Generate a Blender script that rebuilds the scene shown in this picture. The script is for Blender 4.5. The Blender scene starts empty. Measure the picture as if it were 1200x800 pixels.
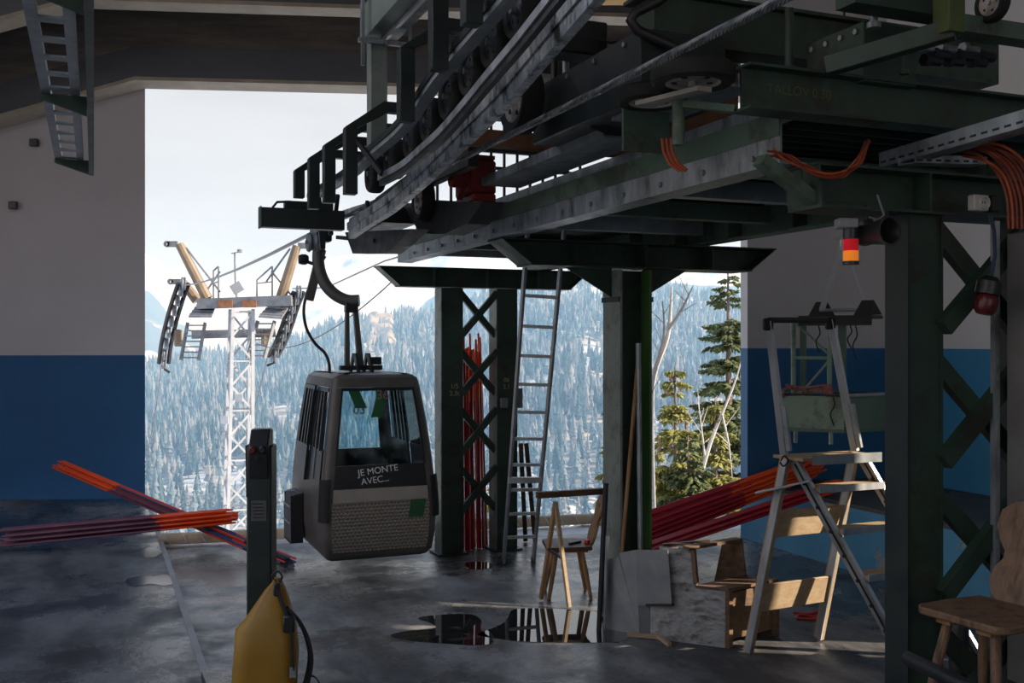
import bpy, bmesh, math, random
from mathutils import Vector, Matrix, Euler, noise
random.seed(7)
SC = bpy.context.scene
COL = SC.collection
R = math.radians
# ------------------------------------------------------------------ frame of the place
EYE = 2.3
D = Vector((-0.378, 0.926, 0.0)).normalized()      # direction of travel of the ropeway, out of the station
N = Vector((D.y, -D.x, 0.0))                       # across the ropeway
Zv = Vector((0, 0, 1))
ANG = math.atan2(-D.x, D.y)                        # local +y -> D
def W(u, v, z): return D * u + N * v + Zv * z
def ray(x, y): return Vector(((x - 600) / 1200.0, 1.0, -(y - 400) / 1200.0))
def py(x, y, Y): return ray(x, y) * Y + Vector((0, 0, EYE))
def pz(x, y, z):
    r = ray(x, y); return r * ((z - EYE) / r.z) + Vector((0, 0, EYE))
def pv(x, y, v):
    r = ray(x, y); return r * (v / r.dot(N)) + Vector((0, 0, EYE))
def pu(x, y, u):
    r = ray(x, y); return r * (u / r.dot(D)) + Vector((0, 0, EYE))

# ------------------------------------------------------------------ materials
def mat(name, c1, c2=None, scale=6.0, rough=0.6, metal=0.0, r2=None, bump=0.0, bscale=None, stretch=None, detail=6.0,
        c3=None, s3=1.5, t3=(0.5, 0.62), lo=0.35, hi=0.65, spec=None, gen=False):
    m = bpy.data.materials.new(name); m.use_nodes = True
    nt = m.node_tree; nd = nt.nodes; lk = nt.links
    bs = nd['Principled BSDF']
    bs.inputs['Roughness'].default_value = rough
    bs.inputs['Metallic'].default_value = metal
    if spec is not None: bs.inputs['Specular IOR Level'].default_value = spec
    c1 = tuple(c1) + (1,)
    if c2 is None:
        bs.inputs['Base Color'].default_value = c1
        if not bump: return m
        c2 = c1
    else: c2 = tuple(c2) + (1,)
    tc = nd.new('ShaderNodeTexCoord'); mp = nd.new('ShaderNodeMapping')
    lk.new(tc.outputs['Object'], mp.inputs['Vector'])
    if stretch: mp.inputs['Scale'].default_value = stretch
    nz = nd.new('ShaderNodeTexNoise'); nz.inputs['Scale'].default_value = scale; nz.inputs['Detail'].default_value = detail
    nz.inputs['Roughness'].default_value = 0.62
    lk.new(mp.outputs[0], nz.inputs['Vector'])
    cr = nd.new('ShaderNodeValToRGB')
    cr.color_ramp.elements[0].position = lo; cr.color_ramp.elements[0].color = c1
    cr.color_ramp.elements[1].position = hi; cr.color_ramp.elements[1].color = c2
    lk.new(nz.outputs['Fac'], cr.inputs[0])
    out = cr.outputs[0]
    if c3 is not None:
        n3 = nd.new('ShaderNodeTexNoise'); n3.inputs['Scale'].default_value = s3; n3.inputs['Detail'].default_value = 8
        n3.inputs['Roughness'].default_value = 0.7
        lk.new(mp.outputs[0], n3.inputs['Vector'])
        r3 = nd.new('ShaderNodeMapRange'); r3.inputs['From Min'].default_value = t3[0]; r3.inputs['From Max'].default_value = t3[1]
        lk.new(n3.outputs['Fac'], r3.inputs['Value'])
        mx = nd.new('ShaderNodeMix'); mx.data_type = 'RGBA'
        lk.new(r3.outputs[0], mx.inputs[0]); lk.new(out, mx.inputs[6]); mx.inputs[7].default_value = tuple(c3) + (1,)
        out = mx.outputs[2]
    lk.new(out, bs.inputs['Base Color'])
    if r2 is not None:
        mr = nd.new('ShaderNodeMapRange'); mr.inputs['From Min'].default_value = lo; mr.inputs['From Max'].default_value = hi
        mr.inputs['To Min'].default_value = rough; mr.inputs['To Max'].default_value = r2
        lk.new(nz.outputs['Fac'], mr.inputs['Value']); lk.new(mr.outputs[0], bs.inputs['Roughness'])
    if bump:
        nb = nd.new('ShaderNodeTexNoise'); nb.inputs['Scale'].default_value = bscale or scale * 4; nb.inputs['Detail'].default_value = 5
        lk.new(mp.outputs[0], nb.inputs['Vector'])
        bp = nd.new('ShaderNodeBump'); bp.inputs['Strength'].default_value = bump; bp.inputs['Distance'].default_value = 0.02
        lk.new(nb.outputs['Fac'], bp.inputs['Height']); lk.new(bp.outputs[0], bs.inputs['Normal'])
    return m

def two_tone_wall(name, low, high, zsplit, low2, high2):
    """painted wall: lower dado in one paint, upper in another, split at a world height"""
    m = bpy.data.materials.new(name); m.use_nodes = True
    nt = m.node_tree; nd = nt.nodes; lk = nt.links; bs = nd['Principled BSDF']; bs.inputs['Roughness'].default_value = 0.75
    g = nd.new('ShaderNodeNewGeometry'); sp = nd.new('ShaderNodeSeparateXYZ'); lk.new(g.outputs['Position'], sp.inputs[0])
    gt = nd.new('ShaderNodeMath'); gt.operation = 'GREATER_THAN'; gt.inputs[1].default_value = zsplit; lk.new(sp.outputs['Z'], gt.inputs[0])
    def vary(a, b, sc):
        nz = nd.new('ShaderNodeTexNoise'); nz.inputs['Scale'].default_value = sc; nz.inputs['Detail'].default_value = 8; nz.inputs['Roughness'].default_value = .65
        lk.new(g.outputs['Position'], nz.inputs['Vector'])
        cr = nd.new('ShaderNodeValToRGB'); cr.color_ramp.elements[0].position = .3; cr.color_ramp.elements[1].position = .7
        cr.color_ramp.elements[0].color = tuple(a) + (1,); cr.color_ramp.elements[1].color = tuple(b) + (1,)
        lk.new(nz.outputs['Fac'], cr.inputs[0]); return cr.outputs[0]
    mx = nd.new('ShaderNodeMix'); mx.data_type = 'RGBA'
    lk.new(gt.outputs[0], mx.inputs[0]); lk.new(vary(low, low2, 1.2), mx.inputs[6]); lk.new(vary(high, high2, .9), mx.inputs[7])
    lk.new(mx.outputs[2], bs.inputs['Base Color'])
    nb = nd.new('ShaderNodeTexNoise'); nb.inputs['Scale'].default_value = 14; nb.inputs['Detail'].default_value = 6
    lk.new(g.outputs['Position'], nb.inputs['Vector'])
    bp = nd.new('ShaderNodeBump'); bp.inputs['Strength'].default_value = .25; bp.inputs['Distance'].default_value = .02
    lk.new(nb.outputs['Fac'], bp.inputs['Height']); lk.new(bp.outputs[0], bs.inputs['Normal'])
    return m

def glow(name, c, s, base=None):
    m = bpy.data.materials.new(name); m.use_nodes = True; bs = m.node_tree.nodes['Principled BSDF']
    bs.inputs['Base Color'].default_value = tuple(base or c) + (1,)
    bs.inputs['Emission Color'].default_value = tuple(c) + (1,); bs.inputs['Emission Strength'].default_value = s
    bs.inputs['Roughness'].default_value = .2
    return m
M = {}
M['green'] = mat('painted green steel', (.024, .051, .034), (.04, .076, .052), 5, .42, 0, .6, .08, 40, c3=(.028, .03, .02), s3=3)
M['green_light'] = mat('green steel, lighter coat', (.09, .15, .11), (.13, .19, .14), 4, .5, 0, .65, .1, 30, c3=(.06, .07, .05), s3=2.2)
M['green_mid'] = mat('weathered pale green steel', (.22, .26, .235), (.30, .34, .31), 6, .4, .1, .5, .1, 30, c3=(.15, .17, .145), s3=3)  # on column and leg flanges the pale tone stands for reflected sky
M['zinc'] = mat('pale zinc', (.50, .52, .55), (.6, .62, .64), 8, .45, .1, .55)
M['chalk_dim'] = mat('dim yellow chalk', (.10, .10, .045), (.13, .125, .05), 9, .8)  # dimmer than the other chalk writing
M['blackgreen'] = mat('dark green black steel', (.012, .02, .02), (.022, .032, .03), 6, .38, 0, .55, .06, 40)
M['black'] = mat('black painted steel', (.012, .013, .015), (.022, .023, .026), 8, .4, 0, .6)
M['rubber'] = mat('black rubber', (.012, .012, .013), (.022, .021, .02), 12, .75, bump=.1)
M['galv'] = mat('galvanised steel', (.24, .27, .29), (.48, .51, .53), 9, .36, .6, .55, .15, 30, stretch=(1, 1, .35), c3=(.10, .10, .09), s3=3.5, t3=(.52, .66))
M['galv_rail'] = mat('streaked galvanised rail', (.34, .38, .40), (.66, .71, .74), 16, .28, .6, .42, .2, 40, stretch=(1, 1, .5), c3=(.05, .06, .06), s3=9, t3=(.5, .62))
M['galv_plain'] = mat('pale galvanised plate', (.30, .33, .34), (.45, .48, .5), 7, .4, .4, .5, .05)
M['rail_dark'] = mat('worn dark rail', (.03, .035, .038), (.08, .085, .09), 14, .3, .5, .5)
M['alu'] = mat('worn aluminium', (.40, .42, .44), (.60, .62, .64), 8, .38, .75, .55, .05, stretch=(1, 1, .3))
M['alu_pale'] = mat('bare aluminium', (.55, .57, .6), (.7, .72, .74), 8, .33, .8, .5)
M['steel_rope'] = mat('greased steel wire', (.10, .105, .11), (.26, .27, .28), 30, .35, .7, .5)
M['conc'] = mat('board marked concrete', (.17, .145, .125), (.27, .235, .2), 2.5, .85, 0, .95, .35, 9, stretch=(.35, 1, 3), c3=(.10, .085, .075), s3=1.2, t3=(.48, .7))
M['conc_edge'] = mat('lit-toned concrete underside', (.33, .28, .22), (.42, .36, .29), 3, .85, 0, .9, .2)  # tan lightened to show light on the beam undersides
M['conc_grey'] = mat('dark grey concrete', (.085, .088, .10), (.12, .122, .135), 1.5, .8, 0, .85, .2, stretch=(.4, 1, 2))  # darker and greyer than the board marked concrete
M['slab'] = mat('concrete slab edge', (.3, .3, .3), (.42, .42, .42), 3, .7)
M['wood'] = mat('bare timber', (.30, .16, .07), (.42, .245, .115), 5, .6, 0, .75, .15, 30, stretch=(6, 6, .6), c3=(.2, .115, .05), s3=3)
M['wood_pale'] = mat('planed pale timber', (.40, .29, .17), (.50, .38, .24), 5, .6, 0, .75, .12, 30, stretch=(.5, 6, 6), c3=(.36, .25, .14), s3=3.5, t3=(.5, .72))
M['wood_dark'] = mat('dark stained timber', (.09, .045, .022), (.16, .085, .04), 5, .45, 0, .6, .12, 30, stretch=(.6, 6, 6), c3=(.05, .028, .018), s3=3)
M['wood_grey'] = mat('greyed whitewashed timber', (.28, .28, .28), (.46, .46, .46), 6, .75, 0, .85, .25, 30, stretch=(.7, 5, 5), c3=(.14, .11, .085), s3=3.2, t3=(.5, .66))
M['ply'] = mat('brown rough timber', (.13, .078, .042), (.22, .135, .075), 5, .7, 0, .8, .15, 30, stretch=(.7, 5, 5), c3=(.1, .06, .035), s3=2.6)
M['sheet'] = mat('dull sheet metal', (.22, .23, .25), (.34, .34, .35), 3, .38, .5, .5, .05, 8)
M['tan_metal'] = mat('tan coated aluminium', (.36, .32, .28), (.44, .4, .35), 6, .45, .2, .55)
M['cabin'] = mat('brown grey cabin moulding', (.10, .09, .082), (.14, .125, .115), 5, .42, .1, .5)
M['cabin_dark'] = mat('dark cabin plastic', (.015, .016, .018), (.022, .023, .025), 6, .35)
M['sticker'] = mat('green sticker', (.012, .09, .03), (.02, .11, .04), 5, .5)
M['white_paint'] = mat('white painted steel', (.40, .42, .44), (.50, .51, .53), 3, .5, c3=(.3, .26, .22), s3=4, t3=(.6, .75))
M['grey_steel'] = mat('grey tower steel', (.15, .165, .18), (.25, .26, .28), 3, .5, .2)
M['tan_steel'] = mat('beige tower mast', (.20, .145, .095), (.28, .21, .14), 2, .55)
M['rust'] = mat('rusty steel', (.22, .09, .045), (.36, .17, .09), 6, .7)
M['red'] = mat('red painted steel', (.22, .02, .015), (.3, .035, .025), 5, .45, c3=(.1, .02, .015), s3=3)
M['bolt'] = mat('zinc bolt', (.3, .31, .32), (.4, .4, .41), 10, .35, .7)
M['orange_cable'] = mat('orange cable sheath', (.42, .07, .02), (.5, .1, .03), 6, .5)
M['black_cable'] = mat('black cable sheath', (.014, .014, .016), (.02, .02, .022), 8, .45)
M['yellow_paint'] = mat('yellow crane paint', (.55, .27, .02), (.62, .33, .03), 3, .5)
M['chalk'] = mat('yellow chalk writing', (.42, .4, .14), (.5, .48, .2), 9, .8)
M['white_mark'] = mat('white marker writing', (.75, .75, .74), (.85, .85, .84), 9, .7)
M['plastic_white'] = mat('off white plastic', (.62, .6, .55), (.68, .66, .6), 5, .4)
M['plastic_grey'] = mat('grey plastic', (.2, .21, .23), (.25, .26, .28), 5, .45)
M['cabinet'] = mat('brown grey steel cabinet', (.16, .15, .145), (.22, .21, .2), 3, .5, .1)
M['cream'] = mat('cream painted rim', (.55, .5, .44), (.64, .58, .5), 8, .5, c3=(.3, .24, .18), s3=5)
M['wood_brown'] = mat('worn brown timber', (.16, .09, .05), (.26, .15, .085), 5, .5, 0, .65, .15, 30, stretch=(6, 6, .6), c3=(.09, .05, .03), s3=3)
M['green_bright'] = mat('green flange with painted light', (.07, .17, .045), (.10, .22, .06), 4, .5)  # brighter than the column's green to imitate light from outside
M['cable_dark'] = mat('dark orange cable sheath', (.20, .035, .015), (.27, .05, .02), 6, .5)
M['bag'] = mat('mustard tarpaulin', (.29, .145, .008), (.38, .20, .014), 3, .42, 0, .5, .25, 7)
M['strap'] = mat('black webbing', (.012, .012, .014), (.022, .022, .024), 30, .7)

# ------------------------------------------------------------------ mesh builder
class MB:
    def __init__(s): s.v = []; s.f = []; s.m = []
    def add(s, vs, fs, mi=0):
        b = len(s.v); s.v += [Vector(p) for p in vs]; s.f += [tuple(b + i for i in f) for f in fs]; s.m += [mi] * len(fs); return s
    def box(s, c, sz, X=None, Y=None, Z=None, mi=0):
        c = Vector(c); X = Vector(X or (1, 0, 0)); Y = Vector(Y or (0, 1, 0)); Z = Vector(Z or (0, 0, 1))
        a, b, d = X * sz[0] / 2, Y * sz[1] / 2, Z * sz[2] / 2
        vs = [c - a - b - d, c + a - b - d, c + a + b - d, c - a + b - d, c - a - b + d, c + a - b + d, c + a + b + d, c - a + b + d]
        return s.add(vs, [(0, 3, 2, 1), (4, 5, 6, 7), (0, 1, 5, 4), (1, 2, 6, 5), (2, 3, 7, 6), (3, 0, 4, 7)], mi)
    def dbox(s, u0, u1, v0, v1, z0, z1, mi=0):
        return s.box(W((u0 + u1) / 2, (v0 + v1) / 2, (z0 + z1) / 2), (abs(v1 - v0), abs(u1 - u0), abs(z1 - z0)), N, D, Zv, mi)
    def bar(s, p, q, w, h, up=(0, 0, 1), mi=0):
        p = Vector(p); q = Vector(q); t = (q - p); L = t.length; t.normalize(); up = Vector(up)
        x = t.cross(up)
        if x.length < 1e-4: x = t.cross(Vector((0, 1, 0)))
        x.normalize(); y = x.cross(t)
        return s.box((p + q) / 2, (w, L, h), x, t, y, mi)
    def prism(s, pts, ext, mi=0):
        pts = [Vector(p) for p in pts]; e = Vector(ext); n = len(pts)
        vs = pts + [p + e for p in pts]
        fs = [tuple(range(n - 1, -1, -1)), tuple(range(n, 2 * n))] + [(i, (i + 1) % n, n + (i + 1) % n, n + i) for i in range(n)]
        nrm = Vector((0, 0, 0))
        for i in range(n): nrm += pts[i].cross(pts[(i + 1) % n])
        if nrm.dot(e) < 0: fs = [tuple(reversed(f)) for f in fs]
        return s.add(vs, fs, mi)
    def tube(s, pts, r, seg=8, caps=True, mi=0, closed=False):
        pts = [Vector(p) for p in pts]; n = len(pts)
        rr = r if isinstance(r, (list, tuple)) else [r] * n
        prev = None; rings = []
        for i, p in enumerate(pts):
            if closed: t = pts[(i + 1) % n] - pts[i - 1]
            else: t = pts[min(i + 1, n - 1)] - pts[max(i - 1, 0)]
            t.normalize()
            if prev is None:
                a = Vector((0, 0, 1)) if abs(t.z) < .9 else Vector((1, 0, 0))
                x = t.cross(a).normalized()
            else:
                x = prev - t * prev.dot(t)
                if x.length < 1e-6: x = t.cross(Vector((0.3, .5, .8)))
                x.normalize()
            prev = x; y = t.cross(x)
            rings.append([p + (x * math.cos(2 * math.pi * k / seg) + y * math.sin(2 * math.pi * k / seg)) * rr[i] for k in range(seg)])
        vs = [q for g in rings for q in g]; fs = []
        m = n if closed else n - 1
        for i in range(m):
            j = (i + 1) % n
            for k in range(seg):
                l = (k + 1) % seg
                fs.append((i * seg + k, i * seg + l, j * seg + l, j * seg + k))
        if caps and not closed:
            fs.append(tuple(range(seg - 1, -1, -1))); fs.append(tuple((n - 1) * seg + k for k in range(seg)))
        return s.add(vs, fs, mi)
    def cyl(s, p, q, r, seg=16, mi=0): return s.tube([p, q], r, seg, True, mi)
    def lathe(s, prof, c, ax, seg=24, mi=0):
        """prof: list of (radius, height along axis); closed solid if first/last radius 0"""
        c = Vector(c); ax = Vector(ax).normalized(); a = Vector((0, 0, 1)) if abs(ax.z) < .9 else Vector((1, 0, 0))
        x = ax.cross(a).normalized(); y = ax.cross(x)
        vs = []; fs = []; n = len(prof)
        for r_, h in prof:
            for k in range(seg):
                t = 2 * math.pi * k / seg
                vs.append(c + ax * h + (x * math.cos(t) + y * math.sin(t)) * max(r_, 1e-4))
        for i in range(n - 1):
            for k in range(seg):
                l = (k + 1) % seg
                fs.append((i * seg + k, i * seg + l, (i + 1) * seg + l, (i + 1) * seg + k))
        if prof[0] != prof[-1]: fs.append(tuple(range(seg - 1, -1, -1))); fs.append(tuple((n - 1) * seg + k for k in range(seg)))
        return s.add(vs, fs, mi)
    def grid(s, fn, nu, nv, mi=0):
        vs = [fn(i / nu, j / nv) for j in range(nv + 1) for i in range(nu + 1)]
        fs = [(j * (nu + 1) + i, j * (nu + 1) + i + 1, (j + 1) * (nu + 1) + i + 1, (j + 1) * (nu + 1) + i) for j in range(nv) for i in range(nu)]
        return s.add(vs, fs, mi)
    def sheet(s, fn, nu, nv, th, mi=0):
        """a curved panel of real thickness: outer surface fn(a,b), inner one offset along the normal"""
        P = [[Vector(fn(i / nu, j / nv)) for i in range(nu + 1)] for j in range(nv + 1)]
        e = 1e-3; Q = []
        for j in range(nv + 1):
            row = []
            for i in range(nu + 1):
                a, b = i / nu, j / nv
                a0, a1 = max(a - e, 0), min(a + e, 1); b0, b1 = max(b - e, 0), min(b + e, 1)
                n = (Vector(fn(a1, b)) - Vector(fn(a0, b))).cross(Vector(fn(a, b1)) - Vector(fn(a, b0)))
                n.normalize(); row.append(P[j][i] - n * th)
            Q.append(row)
        w = nu + 1; off = w * (nv + 1)
        vs = [p for r_ in P for p in r_] + [p for r_ in Q for p in r_]; fs = []
        for j in range(nv):
            for i in range(nu):
                a = j * w + i; fs.append((a, a + 1, a + w + 1, a + w)); fs.append((off + a, off + a + w, off + a + w + 1, off + a + 1))
        for i in range(nu):
            a = i; fs.append((a, off + a, off + a + 1, a + 1)); a = nv * w + i; fs.append((a, a + 1, off + a + 1, off + a))
        for j in range(nv):
            a = j * w; fs.append((a, a + w, off + a + w, off + a)); a = j * w + nu; fs.append((a, off + a, off + a + w, a + w))
        return s.add(vs, fs, mi)
    def build(s, name, m, parent=None, origin=None, smooth=35, bevel=0, label=None, loc=None):
        """one mesh object. With a parent thing the vertices are given in world space and brought into its frame (unless loc)."""
        me = bpy.data.meshes.new(name)
        if parent is not None and loc is None:
            inv = parent_matrix(parent).inverted(); vs = [inv @ v for v in s.v]
        elif origin is not None:
            o_ = Vector(origin); vs = [v - o_ for v in s.v]
        else: vs = s.v
        me.from_pydata([tuple(v) for v in vs], [], s.f)
        for a in (m if isinstance(m, (list, tuple)) else [m]): me.materials.append(a)
        if max(s.m, default=0) > 0: me.polygons.foreach_set('material_index', s.m)
        bm = bmesh.new(); bm.from_mesh(me); bmesh.ops.recalc_face_normals(bm, faces=bm.faces); bm.to_mesh(me); bm.free()
        if smooth:
            me.polygons.foreach_set('use_smooth', [True] * len(me.polygons)); me.set_sharp_from_angle(angle=R(smooth))
        o = bpy.data.objects.new(name, me); COL.objects.link(o)
        if parent is not None: o.parent = parent
        elif origin is not None: o.location = Vector(origin)
        if bevel:
            b = o.modifiers.new('edge', 'BEVEL'); b.width = bevel; b.segments = 1; b.limit_method = 'ANGLE'; b.angle_limit = R(40)
        if label: o['label'] = label
        return o
def parent_matrix(o):
    mt = Matrix.Translation(o.location) @ o.rotation_euler.to_matrix().to_4x4()
    return parent_matrix(o.parent) @ mt if o.parent else mt
def tag(o, label, cat, group=None, kind=None):
    if label: o['label'] = label
    if cat: o['category'] = cat
    if group: o['group'] = group
    if kind: o['kind'] = kind
    return o
def thing(name, label, cat, loc=(0, 0, 0), rz=0, group=None):
    o = bpy.data.objects.new(name, None); COL.objects.link(o); o.empty_display_size = .1
    o.location = loc; o.rotation_euler = (0, 0, rz)
    return tag(o, label, cat, group)
def struct(name, mb, m, label=None, smooth=0, bevel=0):
    o = mb.build(name, m, smooth=smooth, bevel=bevel); o['kind'] = 'structure'
    if label: o['label'] = label
    return o
def dup(root, label=None, M4=None, group=None):
    """copy of a thing with its parts and sub-parts"""
    r = root.copy(); COL.objects.link(r)
    if M4 is not None: r.matrix_world = M4
    if label: r['label'] = label
    if group: r['group'] = group
    for ch in list(root.children):
        c = ch.copy(); COL.objects.link(c); c.parent = r
        for g in list(ch.children):
            d = g.copy(); COL.objects.link(d); d.parent = c
    return r
def text(name, s, size, parent, m, o, x, y, label=None, ext=.0015, align='CENTER', font_shear=0):
    """lettering as a thin mesh: origin o (world), reading along x, up along y"""
    cu = bpy.data.curves.new(name, 'FONT'); cu.body = s; cu.size = size; cu.extrude = ext; cu.align_x = align; cu.align_y = 'CENTER'; cu.shear = font_shear
    t = bpy.data.objects.new(name, cu); COL.objects.link(t)
    dg = bpy.context.evaluated_depsgraph_get()
    me = bpy.data.meshes.new_from_object(t.evaluated_get(dg)); bpy.data.objects.remove(t)
    x = Vector(x).normalized(); y = Vector(y); y = (y - x * y.dot(x)).normalized(); z = x.cross(y)
    mt = Matrix(((x.x, y.x, z.x, o[0]), (x.y, y.y, z.y, o[1]), (x.z, y.z, z.z, o[2]), (0, 0, 0, 1)))
    me.transform(parent_matrix(parent).inverted() @ mt if parent else mt)
    me.materials.clear(); me.materials.append(m); me.name = name
    ob = bpy.data.objects.new(name, me); COL.objects.link(ob); ob.parent = parent
    if label: ob['label'] = label
    return ob

# ------------------------------------------------------------------ camera, view
cam = bpy.data.cameras.new('camera'); co = bpy.data.objects.new('camera', cam); COL.objects.link(co)
cam.sensor_width = 36; cam.lens = 36; cam.clip_start = .05; cam.clip_end = 20000
co.location = (0, 0, EYE); co.rotation_euler = (R(90), 0, 0); SC.camera = co
vs_ = SC.view_settings; vs_.view_transform = 'Standard'; vs_.look = 'None'; vs_.gamma = 1; vs_.use_curve_mapping = False
vs_.exposure = 0.0
SC.cycles.use_denoising = True
SC.cycles.max_bounces = 7; SC.cycles.diffuse_bounces = 4; SC.cycles.glossy_bounces = 4; SC.cycles.transmission_bounces = 6
SC.cycles.transparent_max_bounces = 8; SC.cycles.volume_bounces = 1; SC.cycles.sample_clamp_indirect = 4

# ------------------------------------------------------------------ sky and sun
w = bpy.data.worlds.new('sky'); SC.world = w; w.use_nodes = True
nt = w.node_tree; nd = nt.nodes; lk = nt.links; bg = nd['Background']
tc = nd.new('ShaderNodeTexCoord'); mp = nd.new('ShaderNodeMapping'); mp.inputs['Scale'].default_value = (1.2, 1.2, 6)
lk.new(tc.outputs['Generated'], mp.inputs[0])
nz = nd.new('ShaderNodeTexNoise'); nz.inputs['Scale'].default_value = 2.2; nz.inputs['Detail'].default_value = 7; lk.new(mp.outputs[0], nz.inputs['Vector'])
cr = nd.new('ShaderNodeValToRGB')
cr.color_ramp.elements[0].position = .35; cr.color_ramp.elements[0].color = (.66, .64, .62, 1)
cr.color_ramp.elements[1].position = .68; cr.color_ramp.elements[1].color = (.80, .77, .75, 1)
lk.new(nz.outputs['Fac'], cr.inputs[0])
spz = nd.new('ShaderNodeSeparateXYZ'); lk.new(tc.outputs['Generated'], spz.inputs[0])
er = nd.new('ShaderNodeMapRange'); er.inputs['From Min'].default_value = .26; er.inputs['From Max'].default_value = .55; lk.new(spz.outputs['Z'], er.inputs['Value'])
mxs = nd.new('ShaderNodeMix'); mxs.data_type = 'RGBA'; lk.new(er.outputs[0], mxs.inputs[0]); lk.new(cr.outputs[0], mxs.inputs[6]); mxs.inputs[7].default_value = (.60, .80, 1.15, 1)
lk.new(mxs.outputs[2], bg.inputs['Color']); bg.inputs['Strength'].default_value = 1.0
SUN_DIR = Vector((-.90, .12, -.42)).normalized()        # low winter sun, coming in from the side
sl = bpy.data.lights.new('sun', 'SUN'); so = bpy.data.objects.new('sun', sl); COL.objects.link(so)
sl.energy = 9.0; sl.angle = R(.6); sl.color = (1, .84, .66)
so.rotation_euler = SUN_DIR.to_track_quat('-Z', 'Y').to_euler()
# ------------------------------------------------------------------ SETTING: floor, platforms, walls, roof
def floor_mat(name, c1, c2, c3, wet=.5, sc=1.0):
    m = bpy.data.materials.new(name); m.use_nodes = True; nt = m.node_tree; nd = nt.nodes; lk = nt.links; bs = nd['Principled BSDF']
    g = nd.new('ShaderNodeNewGeometry'); mp = nd.new('ShaderNodeMapping'); mp.inputs['Rotation'].default_value = (0, 0, -ANG)
    lk.new(g.outputs['Position'], mp.inputs[0])
    def nz(scale, det=8, ro=.65, st=None):
        n_ = nd.new('ShaderNodeTexNoise'); n_.inputs['Scale'].default_value = scale; n_.inputs['Detail'].default_value = det; n_.inputs['Roughness'].default_value = ro
        if st:
            m2 = nd.new('ShaderNodeMapping'); m2.inputs['Scale'].default_value = st; lk.new(mp.outputs[0], m2.inputs[0]); lk.new(m2.outputs[0], n_.inputs['Vector'])
        else: lk.new(mp.outputs[0], n_.inputs['Vector'])
        return n_.outputs['Fac']
    def rng(src, a, b, c=0., d=1.):
        r = nd.new('ShaderNodeMapRange'); r.inputs['From Min'].default_value = a; r.inputs['From Max'].default_value = b
        r.inputs['To Min'].default_value = c; r.inputs['To Max'].default_value = d; lk.new(src, r.inputs['Value']); return r.outputs[0]
    def mix(f, a, b):
        x = nd.new('ShaderNodeMix'); x.data_type = 'RGBA'; lk.new(f, x.inputs[0])
        for i, c in ((6, a), (7, b)):
            if isinstance(c, tuple): x.inputs[i].default_value = c + (1,)
            else: lk.new(c, x.inputs[i])
        return x.outputs[2]
    streak = nz(1.3 * sc, 9, .7, (1, .45, 1)); patch = nz(.55 * sc, 9, .72); fine = nz(26, 4, .6)
    col = mix(rng(streak, .42, .62), c1, c2)
    col = mix(rng(patch, .50, .60, 0, .85), col, c3)
    col = mix(rng(fine, .55, .8, 0, .5), col, tuple(.55 * a for a in c1))
    lk.new(col, bs.inputs['Base Color'])
    lk.new(rng(patch, .42, .56, .60, .60 - wet), bs.inputs['Roughness'])
    bp = nd.new('ShaderNodeBump'); bp.inputs['Strength'].default_value = .35; bp.inputs['Distance'].default_value = .02
    h = nz(5, 8, .7); lk.new(h, bp.inputs['Height']); lk.new(bp.outputs[0], bs.inputs['Normal'])
    return m
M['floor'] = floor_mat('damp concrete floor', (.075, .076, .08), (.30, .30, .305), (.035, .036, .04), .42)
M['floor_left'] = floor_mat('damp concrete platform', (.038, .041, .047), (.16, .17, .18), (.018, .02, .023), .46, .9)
M['floor_top'] = floor_mat('dark concrete platform top', (.07, .07, .075), (.11, .11, .115), (.04, .04, .045), .15)
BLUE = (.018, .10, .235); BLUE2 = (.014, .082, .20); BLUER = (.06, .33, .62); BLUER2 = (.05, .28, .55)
M['wall'] = two_tone_wall('blue and white wall', BLUE, (.50, .47, .485), 2.1, BLUE2, (.45, .42, .435))
M['wall_r'] = two_tone_wall('blue and white wall right', (.026, .15, .33), (.60, .585, .60), 2.22, (.022, .125, .29), (.55, .54, .55))
M['wall_rs'] = two_tone_wall('side wall with light in its paint', BLUER, (.84, .84, .86), 2.22, BLUER2, (.80, .80, .82))  # same paint as the front wall, lightened in place of light falling on it
M['blue'] = mat('peeling blue paint', (.12, .40, .66), (.09, .33, .58), 2, .7, c3=(.42, .41, .38), s3=2.2, t3=(.58, .63), bump=.2)  # blue lightened to carry the light on this face; patches are peeled paint

def Eedge(X): return 12.1 + .166 * X
fl = MB(); fl.prism([(-9, -4, 0), (10.2, -4, 0), (10.2, Eedge(10.2), 0), (2.75, Eedge(2.75), 0), (-3.9, Eedge(-3.9), 0), (-9, Eedge(-9), 0)], (0, 0, -.4))
struct('floor', fl, M['floor'])
# low platform on the left, its edge runs with the ropeway; reaches out past the floor's end
def on_v(v, Y): return Vector(((v - .378 * Y) / .926, Y, 0))
VS = .67
b = MB()
pts = [on_v(VS, -4), on_v(VS, 14.62), Vector((-13, 14.2, 0)), Vector((-13, -4, 0))]
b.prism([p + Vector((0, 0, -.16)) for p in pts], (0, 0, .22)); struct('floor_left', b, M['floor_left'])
b = MB(); b.dbox(-3, 15.6, VS, VS + .05, -.16, .064); struct('trim_slab_edge', b, M['slab'])
# raised platform on the right with a blue painted side
b = MB()
pa = on_v(7.03, -2); pb = on_v(7.03, 12.0)
pts = [pa, pb, Vector((10.2, 12.9, 0)), Vector((10.2, -2, 0))]
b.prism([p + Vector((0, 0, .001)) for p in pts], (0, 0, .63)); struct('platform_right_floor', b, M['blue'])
b = MB(); b.prism([p + Vector((0, 0, .632)) for p in pts], (0, 0, .04)); struct('floor_right', b, M['floor_top'])
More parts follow.
